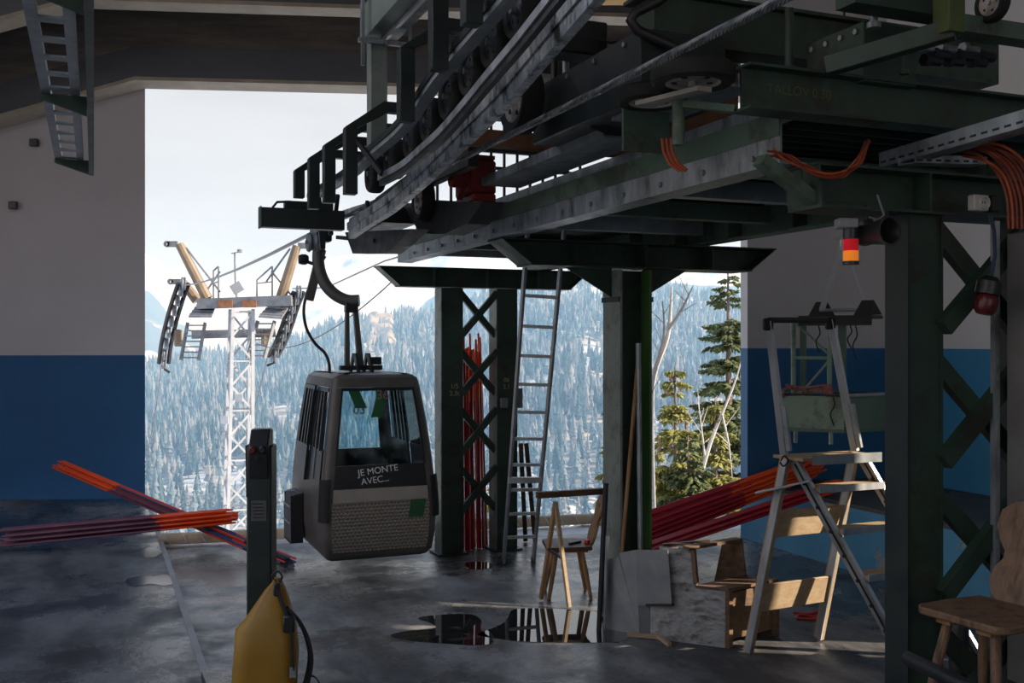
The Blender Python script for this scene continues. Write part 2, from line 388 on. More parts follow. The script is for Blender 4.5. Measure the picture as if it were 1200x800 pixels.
# platform the photographer stands on
b = MB()
q = [pz(236, 786, .67), pz(395, 784, .67), pz(432, 801, .67), Vector((2.5, 4.55, .67)), Vector((4.6, 4.5, .67)), Vector((4.6, -3.4, .67)), Vector((2.0, -3.4, .67)), on_v(.72, -3.4) + Vector((0, 0, .67))]
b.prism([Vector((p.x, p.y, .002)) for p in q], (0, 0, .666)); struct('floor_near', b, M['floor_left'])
# walls
WD = Vector((1, .1, 0)).normalized()
b = MB(); a0 = Vector((-13, 15 - .7625, -.2)); a1 = Vector((-5.375, 15, -.2))
b.prism([a0, a1, a1 + Vector((-.16, .34, 0)), a0 + Vector((0, .34, 0))], (0, 0, 8)); struct('wall_left', b, M['wall'])
b = MB(); r0 = Vector((2.76, 12.0, -1.0)); r1 = Vector((5.4, 12.32, -1.0))
b.prism([r0, r1, r1 + Vector((0, .36, 0)), r0 + Vector((.0, .36, 0))], (0, 0, 9)); struct('wall_right', b, M['wall_r'])
b = MB(); b.prism([Vector((4.0, 12.75, -1)), Vector((6.4, 12.95, -1)), Vector((6.4, 14.2, -1)), Vector((4.0, 14.2, -1))], (0, 0, 9)); struct('wall_sun_block', b, M['wall_r'])  # unseen block added to keep the sun off the left wall
# side wall on the right, with two openings through which the sun falls
def wall_v(name, v0, v1, u0, u1, z0, z1, holes, m):
    us = sorted({u0, u1, *[h[0] for h in holes], *[h[1] for h in holes]}); zs = sorted({z0, z1, *[h[2] for h in holes], *[h[3] for h in holes]})
    b = MB()
    for i in range(len(us) - 1):
        for j in range(len(zs) - 1):
            uc, zc = (us[i] + us[i + 1]) / 2, (zs[j] + zs[j + 1]) / 2
            if any(h[0] < uc < h[1] and h[2] < zc < h[3] for h in holes): continue
            b.dbox(us[i], us[i + 1], v0, v1, zs[j], zs[j + 1])
    return struct(name, b, m)
SUN_HOLES = [(3.75, 4.35, 1.3, 3.6), (4.92, 5.26, 2.3, 3.3)]
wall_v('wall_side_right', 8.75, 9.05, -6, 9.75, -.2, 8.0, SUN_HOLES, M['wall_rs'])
wall_v('wall_side_left', -7.4, -7.1, -6, 19, -.2, 8.0, [(-2, 11.5, .3, 6.2)], M['wall'])
b = MB()
def wall_u(name, u0, u1, v0, v1, z0, z1, holes, m):
    vs = sorted({v0, v1, *[h[0] for h in holes], *[h[1] for h in holes]}); zs = sorted({z0, z1, *[h[2] for h in holes], *[h[3] for h in holes]})
    b = MB()
    for i in range(len(vs) - 1):
        for j in range(len(zs) - 1):
            vc, zc = (vs[i] + vs[i + 1]) / 2, (zs[j] + zs[j + 1]) / 2
            if any(h[0] < vc < h[1] and h[2] < zc < h[3] for h in holes): continue
            b.dbox(u0, u1, vs[i], vs[i + 1], zs[j], zs[j + 1])
    return struct(name, b, m)
wall_u('wall_back', -6.3, -6, -7.4, 9.05, -.2, 8.0, [(-2, 4.5, .8, 5.6)], M['wall'])
# roof and its concrete beams: they kink where the roof starts to slope down on the left
def kinked(prof, y_at, mt, name, dz=0.0, xl=-13.0):
    """beam along the front wall: prof = (offset towards the camera, height) ring; slopes down left of the kink"""
    b = MB(); SL = .315
    st = [(-13.0, -(13 - 5.375) * SL), (-5.375, 0.0), (9.5, 0.0)] if xl < -6 else [(xl, 0.0), (3.0, 0.0), (9.5, 0.0)]
    rings = []
    for X, z in st:
        Y = y_at + .1 * (X + 5.375)
        rings.append([Vector((X, Y - o_, h + z + dz)) for o_, h in prof])
    n = len(prof); vs = [p for r_ in rings for p in r_]; fs = []
    for i in range(2):
        for k in range(n): l = (k + 1) % n; fs.append((i * n + k, i * n + l, (i + 1) * n + l, (i + 1) * n + k))
    fs.append(tuple(range(n))); fs.append(tuple(2 * n + k for k in range(n - 1, -1, -1)))
    b.add(vs, fs); return struct(name, b, mt)
kinked([(0, 6.0), (.43, 6.02), (.43, 6.07), (0, 6.07)], 15.0, M['conc_edge'], 'trim_lintel_arris')
kinked([(0, 6.07), (.43, 6.07), (.43, 6.50), (.16, 6.56), (0, 6.56)], 15.0, M['conc_grey'], 'trim_lintel')
kinked([(0, 6.561), (.15, 6.561), (.15, 7.35), (0, 7.35)], 15.0, M['conc'], 'wall_gable')
kinked([(2.0, 6.52), (2.36, 6.52), (2.36, 6.57), (2.0, 6.57)], 15.0, M['conc_edge'], 'trim_roof_beam_arris')
kinked([(2.0, 6.571), (2.36, 6.571), (2.36, 7.36), (2.0, 7.36)], 15.0, M['conc_grey'], 'trim_roof_beam')
kinked([(-1.2, 7.36), (4.9, 7.36), (4.9, 7.66), (-1.2, 7.66)], 15.0, M['conc'], 'ceiling')
kinked([(4.9, 7.36), (20.5, 7.36), (20.5, 7.66), (4.9, 7.66)], 15.0, M['conc'], 'ceiling_2', xl=-3.2)
for i, (o0, zb) in enumerate(((5.0, 6.52), (8.0, 6.52))):
    kinked([(o0, zb), (o0 + .36, zb), (o0 + .36, 7.36), (o0, 7.36)], 15.0, M['conc'], 'trim_roof_beam_%d' % (i + 2), xl=-3.2)
# puddles: thin films of water lying on the floor
mw = bpy.data.materials.new('still water'); mw.use_nodes = True; bs = mw.node_tree.nodes['Principled BSDF']
bs.inputs['Base Color'].default_value = (.02, .021, .022, 1); bs.inputs['Roughness'].default_value = .015; bs.inputs['IOR'].default_value = 2.1
md_ = bpy.data.materials.new('thin water film'); md_.use_nodes = True; bs = md_.node_tree.nodes['Principled BSDF']
bs.inputs['Base Color'].default_value = (.05, .052, .055, 1); bs.inputs['Roughness'].default_value = .17; bs.inputs['IOR'].default_value = 1.9
def puddle(px, name='puddle', label=None, grp=None, zb=.0005, th=.0025, m=None):
    pts = [pz(x, y, zb) for x, y in px]; b = MB()
    # smooth closed outline
    n = len(pts); out = []
    for i in range(n):
        p0, p1, p2, p3 = pts[i - 1], pts[i], pts[(i + 1) % n], pts[(i + 2) % n]
        for k in range(4):
            t = k / 4; out.append(.5 * ((2 * p1) + (p2 - p0) * t + (2 * p0 - 5 * p1 + 4 * p2 - p3) * t * t + (3 * p1 - p0 - 3 * p2 + p3) * t ** 3))
    b.prism(out, (0, 0, th)); o = b.build(name, m or mw, origin=pts[0], smooth=0)
    return tag(o, label, 'puddle', grp)
puddle([(603, 714), (640, 713), (690, 716), (722, 722), (735, 742), (730, 751), (690, 753), (620, 752), (588, 749), (560, 744), (575, 737), (590, 730), (596, 722)], label='big bright puddle mirroring the sky beside the wooden trestle')
puddle([(458, 744), (480, 739), (510, 736), (505, 730), (490, 724), (520, 720), (552, 720), (564, 727), (564, 738), (578, 750), (572, 755), (552, 756), (520, 754), (490, 752), (468, 749)], label='dark puddle mirroring the red poles, in the middle of the floor')
puddle([(545, 660), (562, 658), (578, 661), (572, 666), (552, 667)], label='little puddle at the foot of the lattice support')
puddle([(165, 648), (170, 643), (178, 641), (186, 643), (189, 647), (183, 652), (173, 654), (166, 652)], zb=.0605, m=md_, label='small bright puddle at the slab edge below the lying pole bundle')
puddle([(148, 679), (163, 675), (180, 675), (193, 673), (203, 677), (206, 683), (192, 686), (176, 684), (160, 687), (150, 685)], zb=.0605, m=md_, label='shallow puddle on the left platform, nearer than the pole bundle')
ms = mat('old snow', (.75, .77, .8), (.9, .91, .93), 4, .6, bump=.6, bscale=9)
b = MB()
def snow(a, c):
    X = -4.15 + a * 7.2; Y = Eedge(X) + .02 + c * .75
    return Vector((X, Y, -.035 + .03 * noise.noise(Vector((X * 5, Y * 5, 0)))))
b.sheet(snow, 90, 8, .3); o = b.build('ground_snow', ms); tag(o, 'strip of old snow beyond the end of the floor', None, kind='structure')
lg = thing('safety_log', 'long tan padded log lying on the snow along the floor end', 'log', (-4.0, 11.6, .0))
p0 = pz(186, 632, .05); p1 = pz(705, 607, .05); p2_ = p0 + (p1 - p0) * 1.32
M['pad'] = mat('tan padding', (.72, .56, .36), (.8, .66, .46), 4, .7, c3=(.55, .42, .26), s3=3)  # tan lightened in place of direct sun on the log
b = MB(); b.tube([p0, p0.lerp(p2_, .5), p2_], .066, 14); b.build('padding', M['pad'], lg)
tie = None
for i in range(36):
    t = (i + .5) / 36; c = p0.lerp(p2_, t); ax = (p2_ - p0).normalized(); b = MB()
    ax2 = (ax + Vector((0, 0, .55))).normalized(); x = ax2.cross(Vector((0, 1, 0))).normalized(); y = ax2.cross(x)
    b.tube([c + (x * math.cos(q_) * .074 + y * math.sin(q_) * .074) for q_ in [k * math.pi / 6 for k in range(12)]], .007, 5, closed=True)
    b.build('tie_strap', M['white_mark'], lg)

# ------------------------------------------------------------------ the valley: hillside, mountains, haze
def table(tb):
    def f(x):
        if x <= tb[0][0]: return tb[0][1]
        for (x0, y0), (x1, y1) in zip(tb, tb[1:]):
            if x <= x1:
                t = (x - x0) / (x1 - x0); t = t * t * (3 - 2 * t); return y0 + (y1 - y0) * t
        return tb[-1][1]
    return f
RIDGE = table([(-200, 470), (150, 432), (250, 420), (345, 404), (400, 384), (430, 376), (510, 368), (600, 342), (680, 326), (760, 340), (860, 356), (1000, 340), (1400, 320)])
Y0, Z0, YR = 520.0, -104.0, 1500.0
def hill(a, Y):
    """height of the near hillside in direction a (= X / Y) at distance Y"""
    zr = EYE - (RIDGE(600 + 1200 * a) - 400) / 1200 * YR
    t = (Y - Y0) / (YR - Y0)
    z = Z0 + (zr - Z0) * t if t <= 1 else zr - (t - 1) * 260
    p = Vector((a * Y, Y, 0))
    return z + 14 * noise.noise(p / 160) * min(1, max(.2, t * 2)) + 5 * noise.noise(p / 45)
def land(name, fn, a0, a1, na, y0, y1, ny, m, label):
    b = MB(); b.grid(lambda s, t: (lambda a, Y: Vector((a * Y, Y, fn(a, Y))))(a0 + (a1 - a0) * s, y0 + (y1 - y0) * t), na, ny)
    o = b.build(name, m, smooth=180); o['kind'] = 'structure'; o['label'] = label; return o
mh = mat('snowy forest floor', (.62, .64, .66), (.42, .36, .30), .018, .9, 0, .95, lo=.45, hi=.6, c3=(.2, .19, .17), s3=.01, t3=(.5, .6))
land('hill', hill, -.62, .46, 130, 470, 1800, 70, mh, 'wooded snowy hillside across the valley')
TB = table([(-200, 210), (100, 300), (170, 338), (215, 380), (260, 425), (300, 446), (400, 430), (455, 388), (515, 342), (580, 322), (640, 326), (700, 336), (900, 330), (1300, 300)])
def blue_hill(a, Y):
    zr = EYE - (TB(600 + 1200 * a) - 400) / 1200 * 2700; t = (Y - 1700) / 1000; p = Vector((a * Y, Y, 0))
    z = -170 + (zr + 170) * t if t <= 1 else zr - (t - 1) * 400
    return z + 22 * noise.noise(p / 150) + 10 * noise.noise(p / 60)
mb_ = mat('distant forest and snow', (.05, .075, .085), (.09, .11, .12), .012, .9, 0, .95, c3=(.7, .72, .75), s3=.007, t3=(.55, .62))
land('hill_2', blue_hill, -.75, .6, 150, 1700, 3100, 40, mb_, 'farther blue wooded mountainside with snow patches')
TM = table([(-200, 250), (120, 285), (170, 298), (215, 312), (260, 326), (330, 318), (380, 305), (430, 296), (480, 300), (540, 288), (600, 296), (650, 306), (700, 296), (760, 282), (820, 292), (900, 276), (1300, 260)])
def peaks(a, Y):
    zr = EYE - (TM(600 + 1200 * a) - 400) / 1200 * 4600; t = (Y - 3000) / 1600; p = Vector((a * Y, Y, 0))
    z = -120 + (zr + 120) * t if t <= 1 else zr - (t - 1) * 900
    r = 1 - abs(noise.noise(p / 420)) * 2
    return z + (60 * r - 40 + 30 * noise.noise(p / 130) + 14 * noise.noise(p / 50)) * min(1, t * 1.5 + .2)
mp_ = mat('snow and rock', (.86, .87, .9), (.7, .72, .76), .004, .8, 0, .85, c3=(.22, .22, .24), s3=.006, t3=(.54, .62))
land('mountain', peaks, -.75, .6, 200, 3000, 5400, 60, mp_, 'snow covered peaks at the head of the valley')
hz = MB(); hz.box((0, 1960, 0), (6000, 3680, 420))
mz = bpy.data.materials.new('valley haze'); mz.use_nodes = True; nt = mz.node_tree; nt.nodes.remove(nt.nodes['Principled BSDF'])
vs1 = nt.nodes.new('ShaderNodeVolumeScatter'); vs1.inputs['Color'].default_value = (.36, .66, 1, 1); vs1.inputs['Density'].default_value = .0005; vs1.inputs['Anisotropy'].default_value = 0
nt.links.new(vs1.outputs[0], nt.nodes['Material Output'].inputs['Volume'])
o = hz.build('haze', mz, smooth=0); tag(o, 'pale blue haze filling the valley', None, kind='stuff')

b = MB()
def rock(s, t):
    a = -.150 + .042 * s; Y = 1180 + 330 * t; p = Vector((a * Y, Y, 0)); e = min(s, 1 - s, t * 2, (1 - t) * 3)
    return Vector((a * Y, Y, hill(a, Y) - 7 + 34 * min(1, e * 4) * (.55 + .45 * noise.noise(p / 40)) + 9 * noise.noise(p / 14)))
b.grid(rock, 34, 60); o = b.build('rock_outcrop', mat('sunlit tan rock', (.30, .23, .16), (.46, .38, .29), .06, .9, 0, .95, c3=(.6, .6, .6), s3=.03, t3=(.55, .62)), smooth=30); tag(o, 'tan rocky outcrop on the wooded slope right of the hanger', 'rock', kind='structure')
# conifers: the 300 that show largest as trees of their own, the rest of the forest as one mass
def conifer(b, base, h, r, seed, seg=7, tiers=5, mi=0):
    rn = random.Random(seed)
    base = Vector(base)
    b.tube([base + Vector((0, 0, -1)), base + Vector((0, 0, h * .3))], h * .012, 5, mi=1 if mi == 0 else mi)
    for k in range(tiers):
        t0 = .10 + .82 * k / tiers; t1 = min(1.0, t0 + 1.75 / tiers * .62 + .06)
        rr = r * (1 - t0) ** .8 * rn.uniform(.85, 1.15)
        vs = [base + Vector((0, 0, h * t1))]
        for j in range(seg):
            an = 2 * math.pi * (j + rn.random() * .5) / seg; q_ = rr * rn.uniform(.65, 1.2)
            vs.append(base + Vector((math.cos(an) * q_, math.sin(an) * q_, h * (t0 + rn.uniform(-.03, .03)))))
        b.add(vs, [(0, j + 1, (j + 1) % seg + 1) for j in range(seg)] + [tuple(range(seg, 0, -1))], mi)
M['needle'] = mat('dark conifer needles', (.02, .05, .065), (.07, .11, .125), .25, .9)
M['needle2'] = mat('grey bare larch twigs', (.16, .17, .18), (.27, .28, .29), .2, .95)
M['needle3'] = mat('frosted conifer needles', (.10, .15, .18), (.22, .27, .30), .2, .95)
M['bark_far'] = mat('grey bark', (.12, .1, .09), (.16, .14, .12), 1, .9)
spots = []
rn = random.Random(11)
def rocky(a, Y): x = 600 + 1200 * a; y = 400 - 1200 * (hill(a, Y) - EYE) / Y; return 424 < x < 462 - max(0, (y - 400)) * .3 and y < 445
while len(spots) < 10500:
    a = rn.uniform(-.40, .25); Y = Y0 + (YR - Y0 + 20) * rn.random() ** 1.05
    if rocky(a, Y) and rn.random() < .82: continue
    if noise.noise(Vector((a * Y / 130, Y / 130, 3.3))) > .34 and rn.random() < .75: continue
    x = 600 + 1200 * a
    spots.append((a, Y, rn.uniform(13, 24), rn.choice((0, 0, 0, 1, 1, 2, 2))))
spots.sort(key=lambda s: -s[2] / s[1])
def seen(s): return 172 < 600 + 1200 * s[0] < 866 and EYE - hill(s[0], s[1]) < 236 / 1200 * s[1]
near = []; rest = []
def xy(s): return (s[0] * s[1], s[1])
def clear(s, lst, k=.22):
    x, y = xy(s)
    return all((x - xy(q)[0]) ** 2 + (y - xy(q)[1]) ** 2 > (k * (s[2] + q[2])) ** 2 for q in lst)
for s in spots:
    if len(near) < 300 and seen(s):
        if clear(s, near): near.append(s)
    else: rest.append(s)
ymax = max(s[1] for s in near) + 15
rest = [s for s in rest if s[1] > ymax or clear(s, near, .24)]
protos = []
NM = ('needle', 'needle2', 'needle3')
for k in range(6):
    b = MB(); conifer(b, (0, 0, 0), 1.0, .155 + .02 * (k % 2), 50 + k, 9, 8)
    me_o = b.build('conifer', [M[NM[k % 3]], M['bark_far']], smooth=0); protos.append(me_o)
first = [True] * 6
for a, Y, h, kd in near:
    k = kd + 3 * rn.randrange(2)
    o = protos[k] if first[k] else protos[k].copy()
    if first[k]: first[k] = False
    else: COL.objects.link(o)
    o.location = (a * Y, Y, hill(a, Y)); o.scale = (h, h, h * rn.uniform(.9, 1.1)); o.rotation_euler = (0, 0, rn.uniform(0, 6.28))
    tag(o, ('dark green conifer', 'pale grey bare larch', 'frosted grey conifer')[kd] + ' on the wooded slope across the valley', 'tree', 'trees on the slope across the valley')
for k in range(6):
    if first[k]: bpy.data.objects.remove(protos[k])
b = MB()
for i, (a, Y, h, kd) in enumerate(rest): conifer(b, (a * Y, Y, hill(a, Y)), h, h * .20, i, 5, 3, kd)
b.m = [min(q_, 2) for q_ in b.m]
o = b.build('forest', [M['needle'], M['needle2'], M['needle3']], smooth=0); tag(o, 'forest covering the slope across the valley', 'forest', kind='stuff')
def smooth_pts_(pts, n=5):
    out = []; m_ = len(pts)
    for i in range(m_ - 1):
        p0, p1, p2, p3 = pts[max(i - 1, 0)], pts[i], pts[i + 1], pts[min(i + 2, m_ - 1)]
        for k in range(n):
            t = k / n; out.append(.5 * ((2 * p1) + (p2 - p0) * t + (2 * p0 - 5 * p1 + 4 * p2 - p3) * t * t + (3 * p1 - p0 - 3 * p2 + p3) * t ** 3))
    return out + [pts[-1]]
# ------------------------------------------------------------------ STATION STEELWORK
def chalk(s, size, parent, o, name='chalk_writing'): return text(name, s, size, parent, M['chalk'], o, N, (0, 0, 1), label='yellow chalk writing', ext=.0006)
# -- supports
def lattice_support(name, label, p, u_off=0, top=2.88, hw=.125, hd=.11, sp=.635, bw=.07, fm='green_mid'):
    """two legs tied by a lattice, carrying a cross beam; p = foot of the first leg"""
    t = thing(name, label, 'steel support', (p.x, p.y, 0), ANG)
    u0, v0 = p.dot(D), p.dot(N)
    for k in (0, 1):
        vc = v0 + sp * k; b = MB()
        b.dbox(u0 - hd, u0 + hd, vc - hw, vc - hw + .012, .02, top); b.build('leg_flange', M[fm], t); b = MB(); b.dbox(u0 - hd, u0 + hd, vc + hw - .012, vc + hw, .02, top)
        b.dbox(u0 - hd + .01, u0 - hd + .025, vc - hw + .011, vc + hw - .011, .02, top)
        b.build('leg', M['green'], t)
        b = MB(); b.dbox(u0 - .16, u0 + .16, vc - .17, vc + .17, 0.001, .021); b.build('base_plate', M['green'], t, bevel=.003)
    for k in range(4):
        zc = 2.6 - .635 * k; a = v0 + hw - .015; c = v0 + sp - hw + .015; h = .235
        b = MB(); b.bar(W(u0 - .09, a, zc - h), W(u0 - .09, c, zc + h), bw, .05, up=D); b.build('lattice_bar', M['green'], t)
        b = MB(); b.bar(W(u0 - .039, a, zc + h), W(u0 - .039, c, zc - h), bw, .05, up=D); b.build('lattice_bar', M['green'], t)
    return t, u0, v0
def cross_beam(t, u, va, vb, z0, z1, taper=.22, w=.2):
    b = MB(); tl = .012
    prof = [(va, z1), (vb, z1), (vb - taper, z0), (va + taper, z0)]
    b.prism([W(u - .006, v, z) for v, z in prof], D * .012)
    b.dbox(u - w / 2, u + w / 2, va - .01, vb + .01, z1, z1 + tl); b.dbox(u - w / 2, u + w / 2, va + taper, vb - taper, z0 - tl, z0)
    for s_, v in ((1, va), (-1, vb)):
        b.prism([W(u - w / 2, v, z1), W(u - w / 2, v + s_ * taper, z0), W(u - w / 2, v + s_ * (taper + .014), z0), W(u - w / 2, v + s_ * .014, z1)], D * w)
    n = max(1, int((vb - va) / .55))
    for i in range(1, n):
        v = va + (vb - va) * i / n; b.dbox(u - w / 2 + .004, u + w / 2 - .004, v - .005, v + .005, z0, z1)
    return b.build('cross_beam', M['green'], t)
# far lattice support
pf = pz(526, 648, 0)
far_t, uf, vf = lattice_support('steel_support', 'dark green lattice support behind the cable car, red poles inside it', pf)
cross_beam(far_t, uf, vf - .80, vf + 1.65, 2.895, 3.085)
b = MB(); b.cyl(W(uf - .03, vf + .775, 1.78), W(uf - .03, vf + .775, 2.87), .018, 10); b.build('conduit', M['galv'], far_t)
b = MB(); b.dbox(uf - .06, uf, vf + .765, vf + .85, 1.56, 1.78); b.build('junction_box', M['plastic_grey'], far_t, bevel=.008)
b = MB(); b.dbox(uf - .155, uf - .115, vf + .55, vf + .635, 1.57, 1.68); b.build('switch_box', M['plastic_grey'], far_t, bevel=.008)
for s_, dz in (('1/5', .075), ('2.3t', 0)): chalk(s_, .075, far_t, W(uf - .1025, vf + .03, 1.74 + dz))
for s_, dz in (('06', .075), ('2.1', 0)): chalk(s_, .07, far_t, W(uf - .1025, vf + .635, 1.80 + dz))
# middle support: H column under a cross beam with haunch plates
pm = py(735, 600, 8.4); um, vm = pm.dot(D), pm.dot(N)
mid_t = thing('steel_support', 'heavy dark green single column carrying a wide cross beam, mid station', 'steel support', (pm.x, pm.y, 0), ANG)
b = MB(); b.dbox(um - .15, um + .15, vm - .145, vm - .125, .02, 2.88); b.build('flange', M['green_mid'], mid_t, label='weathered flange, pale with painted sky light')
b = MB(); b.dbox(um - .15, um + .15, vm + .125, vm + .145, .02, 2.88); b.build('flange', M['green_bright'], mid_t, label='green flange with light painted in')
b = MB(); b.dbox(um - .008, um + .008, vm - .126, vm + .126, .02, 2.88)
b.build('web', M['green'], mid_t)
b = MB(); b.dbox(um - .17, um + .17, vm - .17, vm + .17, .001, .021); b.build('base_plate', M['green'], mid_t)
cross_beam(mid_t, um, vm - 1.16, vm + 1.36, 2.905, 3.085, .24, .30)
for s_ in (-1, 1):
    b = MB(); b.prism([W(um - .006, vm + s_ * .146, 2.66), W(um - .006, vm + s_ * .146, 2.892), W(um - .006, vm + s_ * .56, 2.892)], D * .012); b.build('haunch_plate', M['green'], mid_t)
    b = MB(); b.dbox(um - .15, um + .15, vm + s_ * .15, vm + s_ * .16, 2.62, 2.66); b.build('stiffener', M['green'], mid_t)
# near lattice support
pn = py(1071, 600, 4.9); pn.z = 0
near_t, un, vn = lattice_support('steel_support', 'near black green lattice support beside the signal lamp', pn, top=2.895, hw=.108, hd=.075, sp=.70, bw=.085, fm='blackgreen')
cross_beam(near_t, un, vn - .66, vn + 1.3, 2.91, 3.085, .02, .24)
b = MB(); b.bar(W(un - .05, vn - .92, 3.1), W(un - .05, vn - .62, 2.93), .05, .07, up=D); b.build('brace', M['green_light'], near_t)

# -- two long girders lying on the cross beams
def girder(name, label, v, u0, u1, side, m):
    t = thing(name, label, 'girder', W((u0 + u1) / 2, v, 3.1), ANG)
    b = MB(); b.dbox(u0, u1, v, v + side * .012, 3.112, 3.325); b.dbox(u0, u1, v, v + side * .15, 3.10, 3.112); b.dbox(u0, u1, v, v + side * .15, 3.325, 3.337)
    for i in range(int((u1 - u0) / .8)):
        u = u0 + .4 + .8 * i; b.dbox(u - .004, u + .004, v, v + side * .14, 3.11, 3.326)
    b.build('web', m, t)
    b = MB(); b.dbox(u0 - .0, u1 - .6, v - side * .006, v - side * .0005, 3.225, 3.335); b.build('upper_strip', M['green_light'] if m is M['galv'] else M['green'], t)
    for i in range(int((u1 - u0) / .42)):
        u = u0 + .2 + .42 * i; b = MB(); b.lathe([(0, -.014), (.016, -.014), (.016, 0), (0, 0)], W(u, v - side * .0005, 3.15), N * side, 6); b.build('bolt', M['bolt'], t)
    return t
girder('girder', 'long pale galvanised girder running from the lattice support towards the lamp', 2.85, 3.8, 10.05, 1, M['galv'])
girder('girder', 'long dark girder over the stepladder side of the middle column', 4.76, 4.02, 11.2, -1, M['green_light'])
# ties between the girders and the deck on top of them
for i, u in enumerate((4.55, 5.35, 6.3, 7.2, 9.1, 9.9)):
    b = MB(); b.dbox(u - .05, u + .05, 3.004, 4.606, 3.17, 3.178); b.dbox(u - .05, u - .042, 3.004, 4.606, 3.178, 3.28); b.dbox(u - .05, u + .05, 3.004, 4.606, 3.28, 3.288)
    o = b.build('tie_channel', M['galv_plain'] if i % 2 else M['green_light'], origin=W(u, 3.8, 3.17)); tag(o, 'steel channel tying the two long girders together under the deck', 'channel', 'tie channels under the deck')
dk = thing('maintenance_deck', 'dark plate deck on top of the long girders, seen from below', 'deck', W(6.5, 3.8, 3.34), ANG)
for k in range(6):
    u0 = 3.9 + k * .98; b = MB(); b.dbox(u0, u0 + .95, 2.96, 4.72, 3.34, 3.352)
    for q in range(7): b.dbox(u0 + .06 + q * .13, u0 + .07 + q * .13, 3.02, 4.59, 3.30, 3.34)
    b.build('deck_plate', M['blackgreen'], dk)
for v in (2.955, 4.725):
    b = MB(); b.dbox(3.9, 9.75, v - .004, v + .004, 3.353, 3.43); b.build('toe_board', M['galv'], dk)
# side shelves hung outside the girder
for i, (u0, u1, v, z) in enumerate(((7.1, 8.6, 2.62, 3.33), (5.0, 6.9, 2.58, 3.42), (3.9, 4.75, 2.5, 3.45))):
    b = MB(); b.dbox(u0, u1, v, v + .30, z, z + .012); b.dbox(u0, u1, v, v + .01, z + .012, z + .06)
    o = b.build('cable_shelf', M['galv'], origin=W(u0, v, z)); tag(o, ('short plate shelf above the girder near the lattice support', 'long plate shelf above the middle of the girder', 'plate shelf below the horizontal pulleys')[i], 'shelf')
# mesh railing at the far end of the deck
rl = thing('railing', 'black railing with close bars at the outer end of the deck, sky behind', 'railing', W(9.62, 3.8, 3.36), ANG)
for i in range(13):
    v = 2.98 + i * .142; b = MB(); b.dbox(9.61, 9.635, v, v + .022, 3.36, 4.62); b.build('bar', M['black'], rl)
for z, h in ((3.66, .03), (4.03, .03), (4.20, .09), (4.6, .05)):
    b = MB(); b.dbox(9.60, 9.645, 2.94, 4.75, z, z + h); b.build('rail', M['black'], rl)

# -- half portals along the outgoing side
posts = [(350, 232, 3.74), (367, 245, 3.74), (385, 238, 3.74), (410, 228, 3.74), (475, 143, 3.92), (513, 83, 4.05), (552, 30, 4.12)]
LB = ['outermost black half portal of the rail line, against the sky', 'second black half portal from the outer end of the rail line', 'third black half portal from the outer end of the rail line', 'fourth black half portal from the outer end, with a diagonal brace',
      'tall black half portal in front of the hoist beam end', 'black half portal hanging down beside the pale hoist beam', 'half portal nearest the ceiling on the rail line']
for i, ((x, y, zt), lb) in enumerate(zip(posts, LB)):
    p = pv(x, y, 1.6); u = p.dot(D); t = thing('half_portal', lb, 'portal', p, ANG, 'half portals along the rail line')
    b = MB(); b.dbox(u - .042, u + .042, 1.56, 1.645, p.z, zt); b.build('post', M['blackgreen'], t, bevel=.004)
    b = MB(); b.prism([W(u - .040, v, z) for v, z in ((1.56, zt + .001), (1.645, zt + .001), (1.86, zt + .125), (2.32, zt + .125), (2.32, zt + .195), (1.83, zt + .195))], D * .08); b.build('arm', M['blackgreen'], t, bevel=.003)
    if i == 3:
        b = MB(); b.bar(W(u, 1.63, zt - .06), W(u - .45, 1.7, p.z + .08), .02, .035); b.build('brace', M['black'], t)
# -- curved running rails
def rail(name, label, px, v, w, h, m, lip=0, m2=None, cat='rail'):
    pts = [pv(x, y, v) for x, y in px]
    out = []
    n = len(pts)
    for i in range(n - 1):
        p0, p1, p2, p3 = pts[max(i - 1, 0)], pts[i], pts[i + 1], pts[min(i + 2, n - 1)]
        for k in range(5):
            q = k / 5; out.append(.5 * ((2 * p1) + (p2 - p0) * q + (2 * p0 - 5 * p1 + 4 * p2 - p3) * q * q + (3 * p1 - p0 - 3 * p2 + p3) * q ** 3))
    out.append(pts[-1]); b = MB()
    t = thing(name, label, cat, out[0], ANG)
    def sweep(b, a0, a1, c0, c1):
        rings = []
        for i, p in enumerate(out):
            d = (out[min(i + 1, len(out) - 1)] - out[max(i - 1, 0)]).normalized(); up = N.cross(d).normalized()
            if up.z < 0: up = -up
            rings.append([p + N * a0 + up * c0, p + N * a1 + up * c0, p + N * a1 + up * c1, p + N * a0 + up * c1])
        vs = [q for r_ in rings for q in r_]; fs = [(0, 1, 2, 3)]
        for i in range(len(rings) - 1):
            for k in range(4): l = (k + 1) % 4; fs.append((i * 4 + k, i * 4 + l, i * 4 + 4 + l, i * 4 + 4 + k))
        e = (len(rings) - 1) * 4; fs.append((e + 3, e + 2, e + 1, e)); b.add(vs, fs)
    sweep(b, -w / 2, w / 2, -h / 2, h / 2); b.build('rail', m, t)
    if lip:
        b = MB(); sweep(b, -w / 2 - .012, -w / 2 - .001, h * .12, h / 2 + .02); b.build('lip', m2 or m, t)
    return t, out
rail_main, rpts = rail('running_rail', 'thick streaked galvanised rail curving up to the ceiling', [(412, 272), (430, 259), (458, 241), (485, 218), (510, 195), (540, 165), (570, 136), (600, 105), (645, 52), (690, 0), (720, -36)], 1.9, .05, .105, M['galv_rail'], 1, M['galv_rail'])
rail('running_rail', 'slim dark rail with bright edges above the thick galvanised rail', [(447, 213), (475, 198), (500, 177), (520, 159), (545, 131), (575, 95), (610, 54), (650, 4), (680, -32)], 1.76, .03, .055, M['rail_dark'], 1, M['galv'])
